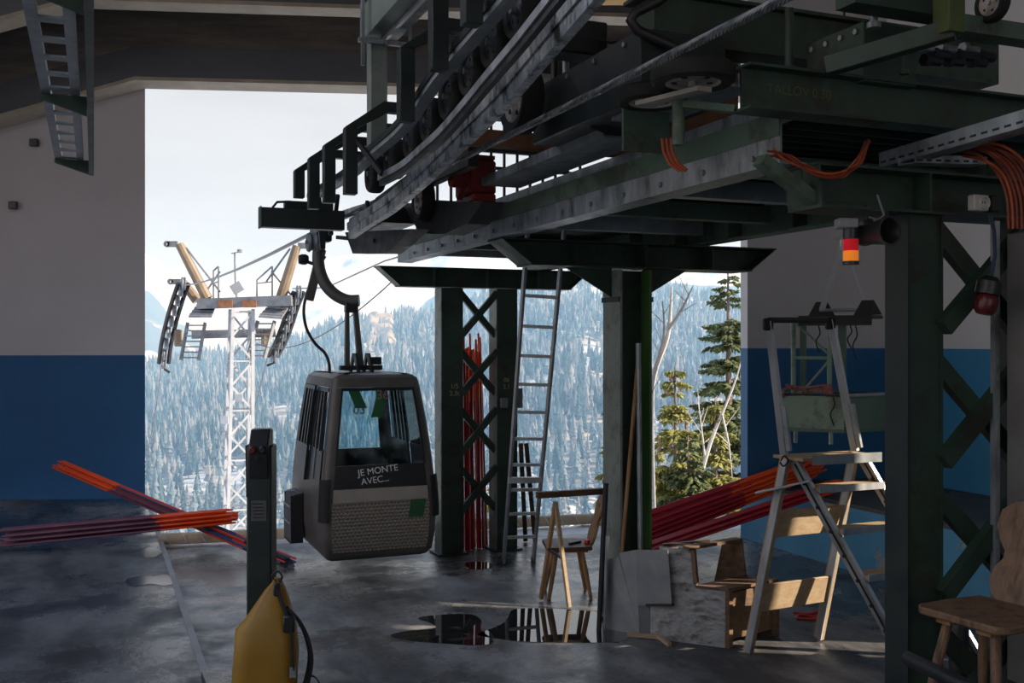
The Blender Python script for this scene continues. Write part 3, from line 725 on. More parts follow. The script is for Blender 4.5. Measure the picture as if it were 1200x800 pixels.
rail('running_rail', 'short pale rail at the outer end, beside the hanger of the cable car', [(390, 256), (415, 248), (440, 240), (462, 226), (490, 205)], 2.17, .05, .075, M['galv_rail'])
rail('tyre_channel', 'galvanised channel stepping up under the half portals', [(372, 228), (410, 205), (440, 178), (475, 147), (515, 90), (560, 38), (600, -8)], 1.72, .07, .045, M['galv_plain'], 1, M['blackgreen'], 'beam')
# dark side panel behind the rails
b = MB(); rings = []
up_px = [(440, 232), (475, 206), (510, 176), (545, 139), (600, 74), (650, 14), (690, -34)]; lo_px = [(440, 244), (475, 222), (510, 190), (545, 156), (600, 101), (650, 42), (690, -4)]
pa_ = [pv(x, y, 1.975) for x, y in up_px] + [pv(x, y, 1.975) for x, y in reversed(lo_px)]
b.prism(pa_, N * .012); o = b.build('side_panel_sheet', M['black'], origin=pa_[0], smooth=0); tag(o, 'black sheet panel between the curved rails', 'panel')
# -- drive tyres on horizontal axles
def tyre(c, r, w, label, ax=None, rim=M['cream'], group=None, name='drive_pulley', hub=.45):
    ax = ax or N
    t = thing(name, label, 'tyre' if name == 'drive_pulley' else 'pulley', c, ANG, group)
    b = MB(); b.lathe([(r * .66, -w * .42), (r * .9, -w * .5), (r * .98, -w * .36), (r, -w * .15), (r, w * .15), (r * .98, w * .36), (r * .9, w * .5), (r * .66, w * .42), (r * .66, -w * .42)], c, ax, 36); b.build('tyre', M['rubber'], t)
    b = MB(); b.lathe([(0, -w * .33), (r * hub * .5, -w * .36), (r * .6, -w * .28), (r * .655, -w * .41), (r * .655, w * .41), (r * .6, w * .28), (0, w * .3)], c, ax, 30); rm = b.build('rim', rim, t)
    for k in range(5):
        an = 2 * math.pi * k / 5; x = Vector(ax).cross(Vector((.3, .2, 1)) if abs(Vector(ax).z) < .9 else Vector((1, 0, 0))).normalized(); y = Vector(ax).cross(x)
        b = MB(); p = c + (x * math.cos(an) + y * math.sin(an)) * r * .44
        b.lathe([(0, -w * .36), (r * .075, -w * .36), (r * .075, -w * .25), (0, -w * .25)], p, ax, 10); b.build('hole', M['black'], rm)
    b = MB(); b.lathe([(0, -w * .62), (r * .13, -w * .62), (r * .13, w * .6), (0, w * .6)], c, ax, 12); b.build('axle', M['bolt'], t)
    return t
px_t = [(440, 204), (463, 186), (487, 163), (508, 142), (531, 114), (556, 84), (583, 50), (612, 14)]
for i, (x, y) in enumerate(px_t):
    tyre(pv(x, y, 1.875 if False else 1.85), .135, .10, 'narrow drive tyre half hidden behind the slim dark rail', rim=M['rail_dark'], group='drive tyres along the curved rails')
tyre(pv(496, 235, 2.3), .16, .10, 'single tyre with holed rim hanging below the galvanised rail near the red motor')
tyre(pv(611, 117, 2.25), .20, .13, 'biggest tyre with pale holed rim, upright beside the grip rope')
tyre(py(1163, 4, 4.5), .085, .05, 'small pulley wheel with pale rim up in the corner under the ceiling', name='guide_pulley')
# horizontal pulleys
ZA = Vector((0, 0, 1))
tyre(py(812, 88, 4.35), .18, .085, 'upper of two flat lying pulleys over the grip rope', ax=ZA, name='deflection_pulley', rim=M['cream'])
tyre(py(764, 113, 4.75), .165, .075, 'lower of two flat lying pulleys beside the grip rope', ax=ZA, name='deflection_pulley', rim=M['cream'])
pb_ = thing('pulley_bracket', 'pale link plate carrying the two flat lying pulleys', 'bracket', py(795, 112, 4.5), ANG)
b = MB(); b.bar(py(752, 122, 4.66), py(826, 104, 4.28), .075, .02); b.build('link_plate', M['tan_metal'], pb_)
b = MB(); b.cyl(py(795, 118, 4.5), py(795, 170, 4.5), .028, 12); b.build('pivot_post', M['green_light'], pb_)
b = MB(); b.bar(py(800, 122, 4.5), py(862, 128, 4.4), .05, .03); b.build('arm', M['green_light'], pb_)

# -- rope of the ropeway, laid strands inside the station
RV = 2.07; RZ = 3.41
def rope_pt(u):
    if u < 10.2: return W(u, RV, RZ)
    a = W(10.2, RV, RZ); e = py(213, 334, 36); t = (u - 10.2) / ((e - a).dot(D)); p = a.lerp(e, t); p.z -= .35 * 4 * t * (1 - t) * .4; return p
rp = thing('haul_rope', 'thick stranded steel haul rope crossing the station and running out to the pylon', 'rope', W(2, RV, RZ), ANG)
for k in range(6):
    pts = []
    for i in range(0, 420):
        u = 1.6 + i * .0203; an = 2 * math.pi * (u / .14 + k / 6)
        pts.append(W(u, RV + math.cos(an) * .0105, RZ + math.sin(an) * .0105))
    b = MB(); b.tube(pts, .0085, 6); b.build('strand', M['steel_rope'], rp)
b = MB(); b.tube([rope_pt(u) for u in (10.1, 10.2, 14, 18, 22, 26, 30, 33, 35.6)], .022, 8); b.build('outgoing_rope', M['steel_rope'], rp)
b = MB(); a = pv(450, 306, 5.4); e = py(343, 338, 35.2); b.tube([a + (a - e) * .12, a, a.lerp(e, .5) - Vector((0, 0, .25)), e], .02, 8)
tag(b.build('return_rope', M['steel_rope'], origin=a), 'return rope running from behind the girder end to the pylon', 'rope')
b = MB(); a = pv(470, 320, 4.4); e = py(300, 402, 33); pts = [a.lerp(e, t) - Vector((0, 0, 4 * .55 * t * (1 - t))) for t in [i / 14 for i in range(15)]]
b.tube(pts, .012, 6); tag(b.build('hanging_wire', M['black_cable'], origin=a), 'thin sagging wire between the station and the pylon', 'wire')

# -- hoist beam
hb = thing('hoist_beam', 'pale green hoist beam with a bright lower edge, coming down from the ceiling corner', 'beam', pv(452, 50, 1.9), ANG)
pe = pv(444, 60, 1.9); ue = pe.dot(D)
b = MB(); b.dbox(2.5, ue, 1.78, 2.02, 4.46, 4.70); b.build('box_section', M['green_mid'], hb, bevel=.004)
b = MB(); b.dbox(2.5, ue - .05, 1.9, 1.925, 4.435, 4.459); b.build('bottom_track', M['alu_pale'], hb)
b = MB(); b.dbox(ue - .02, ue + .012, 1.765, 2.035, 4.44, 4.72); b.build('end_plate', M['green_mid'], hb)
for v in (1.72, 2.06):
    b = MB(); b.dbox(ue - .22, ue - .19, v, v + .022, 4.22, 4.80); b.build('clamp_rod', M['galv'], hb)
b = MB(); b.dbox(ue - .225, ue - .185, 1.70, 2.10, 4.80, 4.83); b.dbox(ue - .225, ue - .185, 1.70, 2.10, 4.38, 4.41); b.build('clamp_bar', M['galv'], hb)
b = MB(); b.dbox(ue - .16, ue - .04, 1.80, 1.92, 3.62, 4.43); tag(b.build('hoist_post', M['green_mid'], origin=W(ue - .1, 1.86, 3.62), bevel=.004), 'pale green post under the end of the hoist beam', 'post')
for u in (3.2, 5.2):
    b = MB(); b.dbox(u - .02, u + .02, 1.88, 1.92, 4.70, 7.36); b.build('ceiling_hanger', M['green'], hb)

# -- outer end of the rail line
ob = thing('end_buffer', 'black box beam sticking out at the outer end of the rail line', 'beam', py(335, 258, 8.9), ANG)
pq = pu(333, 256, py(335, 258, 8.9).dot(D)); ub, vb_, zb_ = pq.dot(D), pq.dot(N), pq.z
b = MB(); b.dbox(ub - .06, ub + .06, vb_ - .20, vb_ + .52, zb_ - .085, zb_ + .085); b.build('box_section', M['blackgreen'], ob, bevel=.004)
b = MB(); b.dbox(ub - .066, ub + .066, vb_ - .212, vb_ - .201, zb_ - .092, zb_ + .092); b.build('end_cap', M['green_light'], ob)
b = MB(); b.dbox(ub + .08, ub + .16, vb_ + .02, vb_ + .45, zb_ + .10, zb_ + .17); b.build('upper_box', M['blackgreen'], ob, bevel=.004)
b = MB(); b.tube([W(ub, vb_ - .1, zb_ + .09), W(ub, vb_ - .06, zb_ + .14), W(ub, vb_ + .05, zb_ + .15), W(ub, vb_ + .1, zb_ + .09)], .012, 6); b.build('handle', M['black_cable'], ob)
for i, (x, y, x2, y2, v, th) in enumerate([(372, 218, 378, 292, 2.0, .05), (384, 232, 388, 275, 2.02, .04), (396, 228, 392, 262, 2.04, .035), (362, 228, 368, 252, 1.85, .04), (430, 236, 436, 262, 1.98, .03)]):
    b = MB(); b.bar(pv(x, y, v), pv(x2, y2, v), th, th, up=D); tag(b.build('link_rod', M['black'], origin=pv(x, y, v), bevel=.004), 'black upright link rod at the outer end of the rails', 'rod', 'link rods at the outer end of the rails')
b = MB(); b.lathe([(0, -.05), (.09, -.05), (.1, -.03), (.075, 0), (.1, .03), (.09, .05), (0, .05)], pv(366, 284, 2.02), N, 28); b.lathe([(0, -.07), (.02, -.07), (.02, .07), (0, .07)], pv(366, 284, 2.02), N, 10)
tag(b.build('rope_sheave', M['grey_steel'], origin=pv(366, 284, 2.02)), 'little grey rope sheave above the arm of the cable car', 'pulley')
b = MB(); b.bar(pv(396, 278, 2.12), pv(440, 282, 2.12), .04, .035); tag(b.build('cross_rod', M['black'], origin=pv(396, 278, 2.12)), 'black bar joining the hanger track to the skirt plate', 'bar')
# skirt plates under the rail
for px, v, d_, lb in (([(404, 272), (482, 268), (462, 288), (450, 297), (413, 297)], 2.12, .14, 'black trapezoid skirt plate at the outer end under the thick rail'),
                      ([(470, 238), (566, 236), (548, 262), (520, 275), (492, 274)], 2.34, .16, 'black trapezoid skirt plate below the single hanging tyre')):
    pts = [pv(x, y, v) for x, y in px]; b = MB(); b.prism(pts, N * d_); tag(b.build('skirt_plate', M['black'], origin=pts[0], smooth=0, bevel=.003), lb, 'plate')
# red motor
mo = thing('drive_motor', 'dark red drive motor under the rails, sky behind it', 'motor', pv(540, 230, 2.62), ANG)
pr = pv(541, 214, 2.55); ur, vr, zr_ = pr.dot(D), pr.dot(N), pr.z
b = MB(); b.dbox(ur - .16, ur + .16, vr, vr + .22, zr_ - .1, zr_ + .16); b.build('housing', M['red'], mo, bevel=.02)
b = MB(); b.cyl(W(ur - .1, vr - .002, zr_ + .02), W(ur - .1, vr - .12, zr_ + .02), .075, 18); b.build('gearbox', M['red'], mo)
for k in range(5):
    b = MB(); b.dbox(ur - .15 + k * .06, ur - .13 + k * .06, vr + .01, vr + .21, zr_ + .161, zr_ + .19); b.build('cooling_fin', M['red'], mo)
b = MB(); b.dbox(ur - .20, ur + .2, vr + .02, vr + .2, zr_ - .16, zr_ - .101); b.build('foot', M['red'], mo, bevel=.01)
b = MB(); b.bar(W(ur - .02, vr - .03, zr_ - .12), W(ur - .16, vr - .03, zr_ + .02), .04, .05); b.build('brake_arm', M['red'], mo)
# machine casings in the dark middle
for i, (u0, u1, v0, v1, z0, z1, m, lb) in enumerate([
    (4.3, 5.6, 2.42, 2.9, 3.47, 3.80, 'blackgreen', 'dark machine casing behind the flat lying pulleys'),
    (6.6, 8.1, 2.37, 2.45, 3.50, 3.98, 'black', 'tall black side plate behind the biggest tyre'),
    (8.2, 9.2, 2.15, 2.5, 3.28, 3.42, 'black', 'low black casing at the outer end of the deck'),
    (5.2, 5.5, 3.1, 3.6, 3.40, 3.98, 'rust', 'brown rusty round-backed casing beside the railing'),
    (3.6, 4.0, 3.15, 3.45, 3.45, 3.72, 'green', 'green block over the lettered cross girder'),
    (7.4, 9.2, 3.0, 4.6, 4.42, 4.6, 'black', 'black overhead frame above the deck railing')]):
    b = MB(); b.dbox(u0, u1, v0, v1, z0, z1)
    if m == 'rust': b.cyl(W(u0, (v0 + v1) / 2, z1), W(u1, (v0 + v1) / 2, z1), .2, 24)
    t = thing('machine_casing', lb, 'casing', W(u0, v0, z0), ANG); b.build('shell', M[m], t, bevel=.006)
    for k in range(4):
        b = MB(); b.lathe([(0, -.012), (.014, -.012), (.014, 0), (0, 0)], W(u0 + (u1 - u0) * (.12 + .25 * k), v0 - .0005, z1 - .04), N, 6); b.build('bolt', M['bolt'], t)
# -- girders in the upper right
tg = thing('cross_girder', 'green black cross girder with faint yellow chalk figures', 'girder', py(1030, 105, 4.5), ANG)
pg = py(868, 100, 4.35); ug, vg = pg.dot(D), pg.dot(N)
b = MB(); b.dbox(ug - .006, ug + .006, vg, vg + 2.6, 3.292, 3.46); b.dbox(ug - .07, ug + .07, vg, vg + 2.6, 3.28, 3.292); b.dbox(ug - .07, ug + .07, vg, vg + 2.6, 3.46, 3.472)
b.build('web', M['green'], tg)
text('chalk_writing', 'TALLOV 0.30', .06, tg, M['chalk_dim'], W(ug - .0075, vg + .30, 3.385), N, (0, 0, 1), ext=.0006)
g2 = thing('cross_girder', 'upper grey green girder close under the ceiling, above the chalked one', 'girder', py(900, 40, 5.5), ANG)
pg = py(755, 40, 5.4); u2, v2 = pg.dot(D), pg.dot(N)
b = MB(); b.dbox(u2 - .1, u2 + .1, v2, v2 + 2.4, 3.86, 4.10); b.build('box_section', M['green'], g2, bevel=.004)
b = MB(); b.dbox(u2 - .14, u2 + .14, v2 - .05, v2 + 2.4, 4.101, 4.12); b.build('top_flange', M['green'], g2)
el = thing('green_bracket', 'olive green elbow bracket dropping from the ceiling over the chalked girder', 'bracket', py(1110, 30, 4.2), ANG)
b = MB(); b.bar(py(1112, -60, 4.2), py(1112, 40, 4.2), .09, .09, up=D); b.build('drop_post', mat('olive green steel', (.06, .085, .025), (.09, .12, .035), 5, .5), el, bevel=.004)
b = MB(); b.bar(py(1118, 34, 4.2), py(968, 78, 4.45), .07, .08); b.build('sloping_arm', M['green'], el, bevel=.004)
b = MB(); b.dbox(*(lambda p: (p.dot(D) - .06, p.dot(D) + .06, p.dot(N) - .5, p.dot(N) + .05, p.z - .06, p.z + .06))(py(1100, 8, 4.4))); b.build('top_beam', M['green'], el)
b = MB(); p = py(1160, 34, 4.6); b.dbox(p.dot(D) - .05, p.dot(D) + .05, p.dot(N) - .2, p.dot(N) + .5, p.z - .045, p.z + .03); tag(b.build('pulley_beam', M['green_light'], origin=p), 'grey green beam below the small corner pulley', 'beam')
b = MB(); p = py(760, 150, 5.1); b.dbox(p.dot(D), p.dot(D) + .02, p.dot(N) - .14, p.dot(N) + .12, p.z - .12, p.z + .12); tag(b.build('gusset_panel', M['green_light'], origin=p), 'flat green panel under the flat lying pulleys', 'panel')
b = MB(); b.tube([py(800, -20, 4.9), py(770, 2, 4.9), py(745, 14, 4.9), py(739, 24, 4.9), py(747, 36, 4.9), py(770, 46, 4.9), py(796, 58, 4.9)], .026, 12); tag(b.build('bent_hose', M['black_cable'], origin=py(745, 20, 4.9)), 'thick black bent pipe in front of the yellow crane rail', 'hose')
b = MB(); b.tube([py(640, 30, 6), py(680, 42, 6), py(715, 50, 6), py(760, 46, 6), py(790, 40, 6)], .008, 6); tag(b.build('loose_cable', M['black_cable'], origin=py(700, 46, 6)), 'thin black cable drooping below the yellow crane rail', 'cable')
b = MB(); b.box((1.6, 12.1, 6.41), (2.1, .22, .17)); b.box((1.6, 12.1, 6.33), (2.1, .3, .02)); b.box((1.6, 12.1, 6.49), (2.1, .3, .02)); tag(b.build('crane_rail', M['yellow_paint'], origin=(1.6, 12.1, 6.4)), 'yellow crane rail fixed under the concrete roof', 'rail')
b = MB(); b.dbox(*(lambda p: (p.dot(D) - .1, p.dot(D) + .1, p.dot(N) - .05, p.dot(N) + .30, p.z - .10, p.z + .10))(py(650, 45, 6.0))); tag(b.build('control_box', M['black'], origin=py(650, 45, 6.0), bevel=.01), 'black box mounted high behind the thick galvanised rail', 'box')
# cable trays, orange cables
def cable_tray(label, p, q, w, h):
    t = thing('cable_tray', label, 'cable tray', p, ANG); b = MB(); d = (q - p).normalized(); x = d.cross(Zv).normalized(); L = (q - p).length
    b.bar(p, q, w, .004); b.build('bottom', M['galv'], t)
    for s_ in (-1, 1):
        b = MB(); b.bar(p + x * s_ * w / 2 + Zv * h / 2, q + x * s_ * w / 2 + Zv * h / 2, .003, h); sd = b.build('side_wall', M['galv'], t)
        n = int(L / .06); b = MB()
        for i in range(n): c = p + x * s_ * (w / 2 + .0018 * 1) + d * (.03 + .06 * i) + Zv * h * .3; b.box(c, (.002, .034, .010), x, d, Zv)
        b.build('slots', M['black'], sd, smooth=0)
    return t
cable_tray('slotted galvanised cable tray sloping up to the picture edge under the chalked girder', pv(1040, 197, 3.55), pv(1215, 148, 3.55), .10, .07)
cable_tray('short slotted cable tray lying on the near cross beam', py(1062, 192, 4.75), py(1146, 194, 4.95), .10, .035)
rc = random.Random(4)
for k in range(6):
    jx = lambda: rc.uniform(-5, 5); jy = lambda: rc.uniform(-5, 5); Y = 4.5 + rc.uniform(-.05, .05)
    b = MB(); P_ = [(903, 178), (925, 186), (952, 199), (978, 205), (998, 196), (1010, 184), (1018, 168)]
    b.tube(smooth_pts_([py(x + jx(), y + jy(), Y + (.2 if q == 6 else 0)) for q, (x, y) in enumerate(P_)]), .0055, 6)
    tag(b.build('orange_cable', M['orange_cable' if k % 2 else 'cable_dark'], origin=py(960, 200, Y)), 'orange cable sagging in a bundle in front of the near cross beam', 'cable', 'orange cables sagging at the near cross beam')
for k in range(8):
    dx = k * 5.2; Y = 4.55 + rc.uniform(-.06, .06); e = rc.uniform(-4, 4)
    b = MB(); b.tube(smooth_pts_([py(1126 + dx * .6, 180 - k * 1.2 + e, Y + .2), py(1150 + dx * .75, 186 - k * 1.5 + e, Y), py(1170 + dx * .9, 205 - k * 1.6, Y), py(1180 + dx, 232, Y), py(1182 + dx, 268, Y)]), .0068, 7)
    tag(b.build('orange_cable', M['orange_cable' if k % 3 == 1 else 'cable_dark'], origin=py(1170, 205, Y)), 'orange cable bending down into the top of the grey cabinet', 'cable', 'orange cables entering the grey cabinet')
for k in range(3):
    b = MB(); b.tube([py(776 + k * 5, 162, 5.0), py(778 + k * 5, 178, 5.0), py(785 + k * 5, 192, 5.0), py(797 + k * 4, 200, 5.0)], .009, 7)
    tag(b.build('orange_cable', M['orange_cable'], origin=py(780, 180, 5.0)), 'short orange cable hanging over the galvanised girder edge', 'cable', 'orange cables over the girder edge')
# cabinet, socket, lamps
cb = thing('switch_cabinet', 'tall brown grey steel cabinet under the orange cables', 'cabinet', W(3.45, 4.36, .67), ANG)
pc = py(1243, 430, 4.66); uc, vc = pc.dot(D), pc.dot(N)
b = MB(); b.dbox(uc, uc + .3, vc, vc + .6, .67, 2.82); b.build('shell', M['cabinet'], cb, bevel=.006)
b = MB(); b.dbox(uc - .022, uc - .001, vc + .03, vc + .58, .75, 2.78); dr = b.build('door', M['cabinet'], cb, bevel=.004)
b = MB(); b.dbox(uc - .05, uc - .023, vc + .50, vc + .53, 1.7, 1.85); b.build('handle', M['black'], dr)
b = MB(); b.dbox(uc + .31, uc + .34, vc - .06, vc - .03, .672, 2.88)
for i in range(26): b.dbox(uc + .305, uc + .3095, vc - .053, vc - .037, .75 + i * .08, .79 + i * .08)
tag(b.build('slotted_post', M['galv'], origin=W(uc, vc - .05, .672)), 'slotted galvanised upright beside the grey cabinet', 'post')
sk = thing('wall_socket', 'off white round power socket on the near cross beam', 'socket', pu(1140, 238, un - .13), ANG)
p = pu(1147, 239, un - .124); us_, vs__, zs_ = p.dot(D), p.dot(N), p.z
b = MB(); b.dbox(us_ - .045, us_, vs__ - .075, vs__ + .02, zs_ - .038, zs_ + .038); b.build('box', M['plastic_white'], sk, bevel=.006)
b = MB(); b.lathe([(.024, 0), (.03, 0), (.03, .012), (.024, .012), (.024, 0)], W(us_ - .046, vs__ - .018, zs_), -D, 24); b.build('ring', M['plastic_white'], sk)
for s_ in (-1, 1):
    b = MB(); b.cyl(W(us_ - .0475, vs__ - .018 + s_ * .009, zs_), W(us_ - .0455, vs__ - .018 + s_ * .009, zs_), .004, 8); b.build('pin_hole', M['black'], sk)
b = MB(); b.dbox(us_ - .05, us_, vs__ + .03, vs__ + .09, zs_ - .04, zs_ + .04); tag(b.build('switch_box', M['black'], origin=p, bevel=.006), 'small black switch box next to the white socket', 'switch')
ls = thing('signal_lamp', 'red and amber signal lamp hanging from the near cross beam', 'signal lamp', py(997, 255, 4.55), 0)
c = py(997, 290, 4.55)
def zz(y): return 2.3 + (400 - y) * 4.55 / 1200
b = MB(); b.box((c.x - .02, c.y, zz(262)), (.09, .07, .045)); b.build('mount', M['plastic_grey'], ls, bevel=.006)
b = MB(); b.lathe([(0, 0), (.034, 0), (.034, zz(268) - zz(280)), (0, zz(268) - zz(280))], (c.x, c.y, zz(280)), Zv, 24); b.build('base', M['cabin_dark'], ls)
def lens(name, col, e, y0, y1):
    m = glow(name, col, e); b = MB(); h = zz(y0) - zz(y1); prof = [(0, .001)]
    for i in range(7): prof += [(.034, h * (i + .1) / 7), (.0325, h * (i + .5) / 7)]
    prof += [(.034, h - .001), (0, h - .001)]
    b.lathe(prof, (c.x, c.y, zz(y1)), Zv, 24); return b.build('lens', m, ls, smooth=20)
lens('red lamp lens', (.8, .02, .03), .2, 280, 294)['label'] = 'red lens'; lens('amber lamp lens', (1, .28, .03), .42, 294, 306)['label'] = 'amber lens'
b = MB(); b.lathe([(0, 0), (.036, 0), (.036, zz(306) - zz(310)), (0, zz(306) - zz(310))], (c.x, c.y, zz(310)), Zv, 24); b.build('cap', M['cabin_dark'], ls)
hn = thing('horn', 'black round horn beside the signal lamp', 'horn', py(1035, 270, 4.5), 0)
b = MB(); b.lathe([(0, 0), (.045, 0), (.045, .05), (.052, .10), (.062, .17), (.066, .18), (.056, .178), (.02, .09), (0, .09)], py(1008, 276, 4.62), (py(1056, 268, 4.4) - py(1008, 276, 4.62)), 26); b.build('trumpet', M['cabin_dark'], hn)
b = MB(); b.cyl(py(1020, 283, 4.63), py(1012, 262, 4.66), .045, 18); b.build('driver', M['cabin_dark'], hn)
b = MB(); b.bar(py(1018, 262, 4.66), py(1018, 240, 4.66), .02, .02); b.bar(py(1000, 250, 4.6), py(1040, 250, 4.66), .02, .02); b.build('bracket', M['black'], hn)
b = MB(); b.tube([py(1028, 228, 4.6), py(1032, 240, 4.6), py(1036, 252, 4.6), py(1028, 258, 4.6), py(1018, 254, 4.6)], .005, 6); b.build('lead', M['plastic_grey'], hn)
al = thing('alarm_lamp', 'dark red alarm lamp hanging on the lattice next to the cabinet', 'alarm lamp', py(1156, 340, 4.8), 0)
b = MB(); b.lathe([(0, 0), (.035, 0), (.05, .02), (.052, .07), (.045, .09), (0, .09)], py(1153, 368, 4.78), (.2, 0, .9), 22); b.build('dome', mat('dark red lens', (.075, .008, .008), (.11, .012, .01), 4, .25), al)
b = MB(); b.lathe([(0, 0), (.056, 0), (.056, .06), (.03, .085), (0, .085)], py(1156.5, 345, 4.78), (.2, 0, .9), 22); b.build('base', M['cabin_dark'], al)
b = MB(); b.tube([py(1160, 330, 4.8), py(1166, 300, 4.8), py(1165, 270, 4.8), py(1160, 252, 4.8)], .009, 7); b.build('lead', mat('dark blue cable', (.015, .025, .07), (.02, .03, .09), 5, .5), al)
# -- hanging cable ladder on the left, running with the ropeway
hl = thing('cable_ladder', 'galvanised cable ladder hung on green brackets below the roof', 'cable ladder', W(8, -.2, 4.0), ANG)
ZL = 4.0
for v in (-.305, -.12):
    b = MB(); b.dbox(4.6, 10.6, v - .03, v + .03, ZL, ZL + .012); b.dbox(4.6, 10.6, v + .024, v + .03, ZL + .012, ZL + .06); b.build('side_rail', M['galv_plain'], hl)
for i in range(15):
    u = 4.75 + i * .40; b = MB(); b.dbox(u - .05, u + .05, -.275, -.15, ZL + .001, ZL + .013); b.build('rung', M['galv_plain'], hl)
b = MB(); b.dbox(4.5, 10.75, -.045, .0, ZL - .09, ZL + .10); b.build('carrier', M['green'], hl)
for u in (5.3, 7.7, 10.4):
    b = MB(); b.prism([W(u, -.34, ZL - .002), W(u, -.046, ZL - .002), W(u, -.046, ZL - .13), W(u, -.34, ZL - .035)], D * .05); b.build('bracket', M['green'], hl)
    b = MB(); b.dbox(u, u + .03, -.03, -.005, ZL + .10, 7.36); b.build('hanger_rod', M['green'], hl)
for x, y in ((42, 168), (3, 237)):
    p = py(x, y, 14.85 if x > 20 else 14.45); b = MB(); b.box(p - Vector((0, .06 if x > 20 else -.3, 0)), (.12, .06, .11)); o = b.build('wall_box', M['cabin_dark'], origin=p, bevel=.01); tag(o, 'small dark square box high on the white wall' if x > 20 else 'lower dark box on the white wall at the edge', 'box')

for x, y0, y1, Y, r, m, lb in ((925, 10, 82, 4.9, .022, 'green', 'dark upright rod between the two cross girders'), (1024, 0, 30, 4.4, .018, 'galv', 'short bright tube hanging from the ceiling frame near the olive bracket'), (1060, 40, 84, 4.5, .012, 'green', 'thin green rod behind the olive bracket arm'),
                         (663, 55, 140, 6.2, .020, 'galv_plain', 'pale upright tube behind the biggest tyre'), (650, 60, 130, 6.4, .024, 'black', 'black upright tube behind the biggest tyre')):
    b = MB(); b.cyl(py(x, y0, Y), py(x, y1, Y), r, 12); b.lathe([(0, -.012), (r * 1.7, -.012), (r * 1.7, .012), (0, .012)], py(x, y1, Y), Zv, 12); tag(b.build('upright_rod', M[m], origin=py(x, y0, Y)), lb, 'rod')
b = MB(); p = py(690, 172, 6.8); b.dbox(p.dot(D) - .05, p.dot(D) + .05, p.dot(N) - .9, p.dot(N) + .5, p.z - .05, p.z + .05); tag(b.build('brown_crossbar', M['rust'], origin=p), 'thick brown crossbar in front of the deck railing', 'bar')
b = MB(); p = py(755, 60, 5.6); b.bar(py(700, 150, 5.6), py(760, 55, 5.3), .10, .06, up=D); tag(b.build('pulley_strut', M['black'], origin=p), 'black sloping strut behind the flat lying pulleys', 'strut')
for i in range(9):
    p = py(1075 + i * 9, 55 + (i * 37) % 22, 4.7 + .03 * i); b = MB(); b.cyl(p, p + N * .09, .018 + .004 * (i % 3), 10); b.lathe([(0, -.01), (.03, -.01), (.03, .02), (0, .02)], p, N, 6)
    tag(b.build('hanging_fitting', M['bolt' if i % 3 == 0 else 'black'], origin=p), 'small pipe fitting in the dark row under the olive bracket', 'fitting', 'pipe fittings under the olive bracket')
# ------------------------------------------------------------------ CABLE CAR CABIN
CABX = Vector((-1.567, 10.58, 0))
cab = thing('cable_car', 'small brown grey cable car cabin hanging just above the floor', 'cable car', CABX, ANG)
def ctable(tb):
    xs = [q[0] for q in tb]; ys = [q[1] for q in tb]
    def f(x):
        if x <= xs[0]: return ys[0]
        if x >= xs[-1]: return ys[-1]
        i = max(k for k in range(len(xs) - 1) if xs[k] <= x); h = xs[i + 1] - xs[i]; t = (x - xs[i]) / h
        def sl(k): return (ys[min(k + 1, len(xs) - 1)] - ys[max(k - 1, 0)]) / (xs[min(k + 1, len(xs) - 1)] - xs[max(k - 1, 0)])
        m0, m1 = sl(i) * h, sl(i + 1) * h
        return ys[i] * (2 * t ** 3 - 3 * t * t + 1) + m0 * (t ** 3 - 2 * t * t + t) + ys[i + 1] * (-2 * t ** 3 + 3 * t * t) + m1 * (t ** 3 - t * t)
    return f
A_ = ctable([(.20, .50), (.26, .535), (.45, .56), (.75, .565), (1.2, .525), (1.6, .475), (1.86, .437), (1.93, .42)])
B_ = ctable([(.20, .74), (.26, .78), (.45, .82), (.75, .83), (1.2, .80), (1.6, .745), (1.86, .69), (1.93, .67)])
CR = .06
def lerp(a, b, t): return a + (b - a) * t
def face(k, s, z, o=0.0):
    """point on the cabin skin: k 0 front, 1 right, 2 back, 3 left; s -1..1 along the face; o outward"""
    a, b = A_(z), B_(z)
    if k == 0: return Vector((s * (a - CR), -b - o, z))
    if k == 1: return Vector((a + o, s * (b - CR), z))
    if k == 2: return Vector((-s * (a - CR), b + o, z))
    return Vector((-a - o, -s * (b - CR), z))
def corner(k, t, z, o=0.0):
    """corner after face k, t 0..1"""
    a, b = A_(z) - CR, B_(z) - CR
    c = [(a, -b), (a, b), (-a, b), (-a, -b)][k]; an = -math.pi / 2 + k * math.pi / 2 + t * math.pi / 2
    return Vector((c[0] + (CR + o) * math.cos(an), c[1] + (CR + o) * math.sin(an), z))
def ring(z, sh=0.0, zz_=None):
    out = []
    for k in range(4):
        for s in (-1, -.33, .33): out.append(face(k, s, z, -sh))
        for t in (0, .25, .5, .75): out.append(corner(k, t, z, -sh))
    return [Vector((p.x, p.y, zz_ if zz_ is not None else p.z)) for p in out]
def loft(b, rings, cap=True, mi=0):
    n = len(rings[0]); vs = [p for r_ in rings for p in r_]; fs = []
    for i in range(len(rings) - 1):
        for k in range(n): l = (k + 1) % n; fs.append((i * n + k, i * n + l, (i + 1) * n + l, (i + 1) * n + k))
    if cap: fs.append(tuple(range(n - 1, -1, -1))); fs.append(tuple((len(rings) - 1) * n + k for k in range(n)))
    b.add(vs, fs, mi)
def L(b, name, m, parent=cab, **kw): return b.build(name, m, parent, loc=True, **kw)
b = MB(); loft(b, [ring(.20, .06), ring(.22, .02), ring(.27), ring(.45), ring(.60), ring(.78), ring(.90)]); L(b, 'lower_body', M['cabin'])
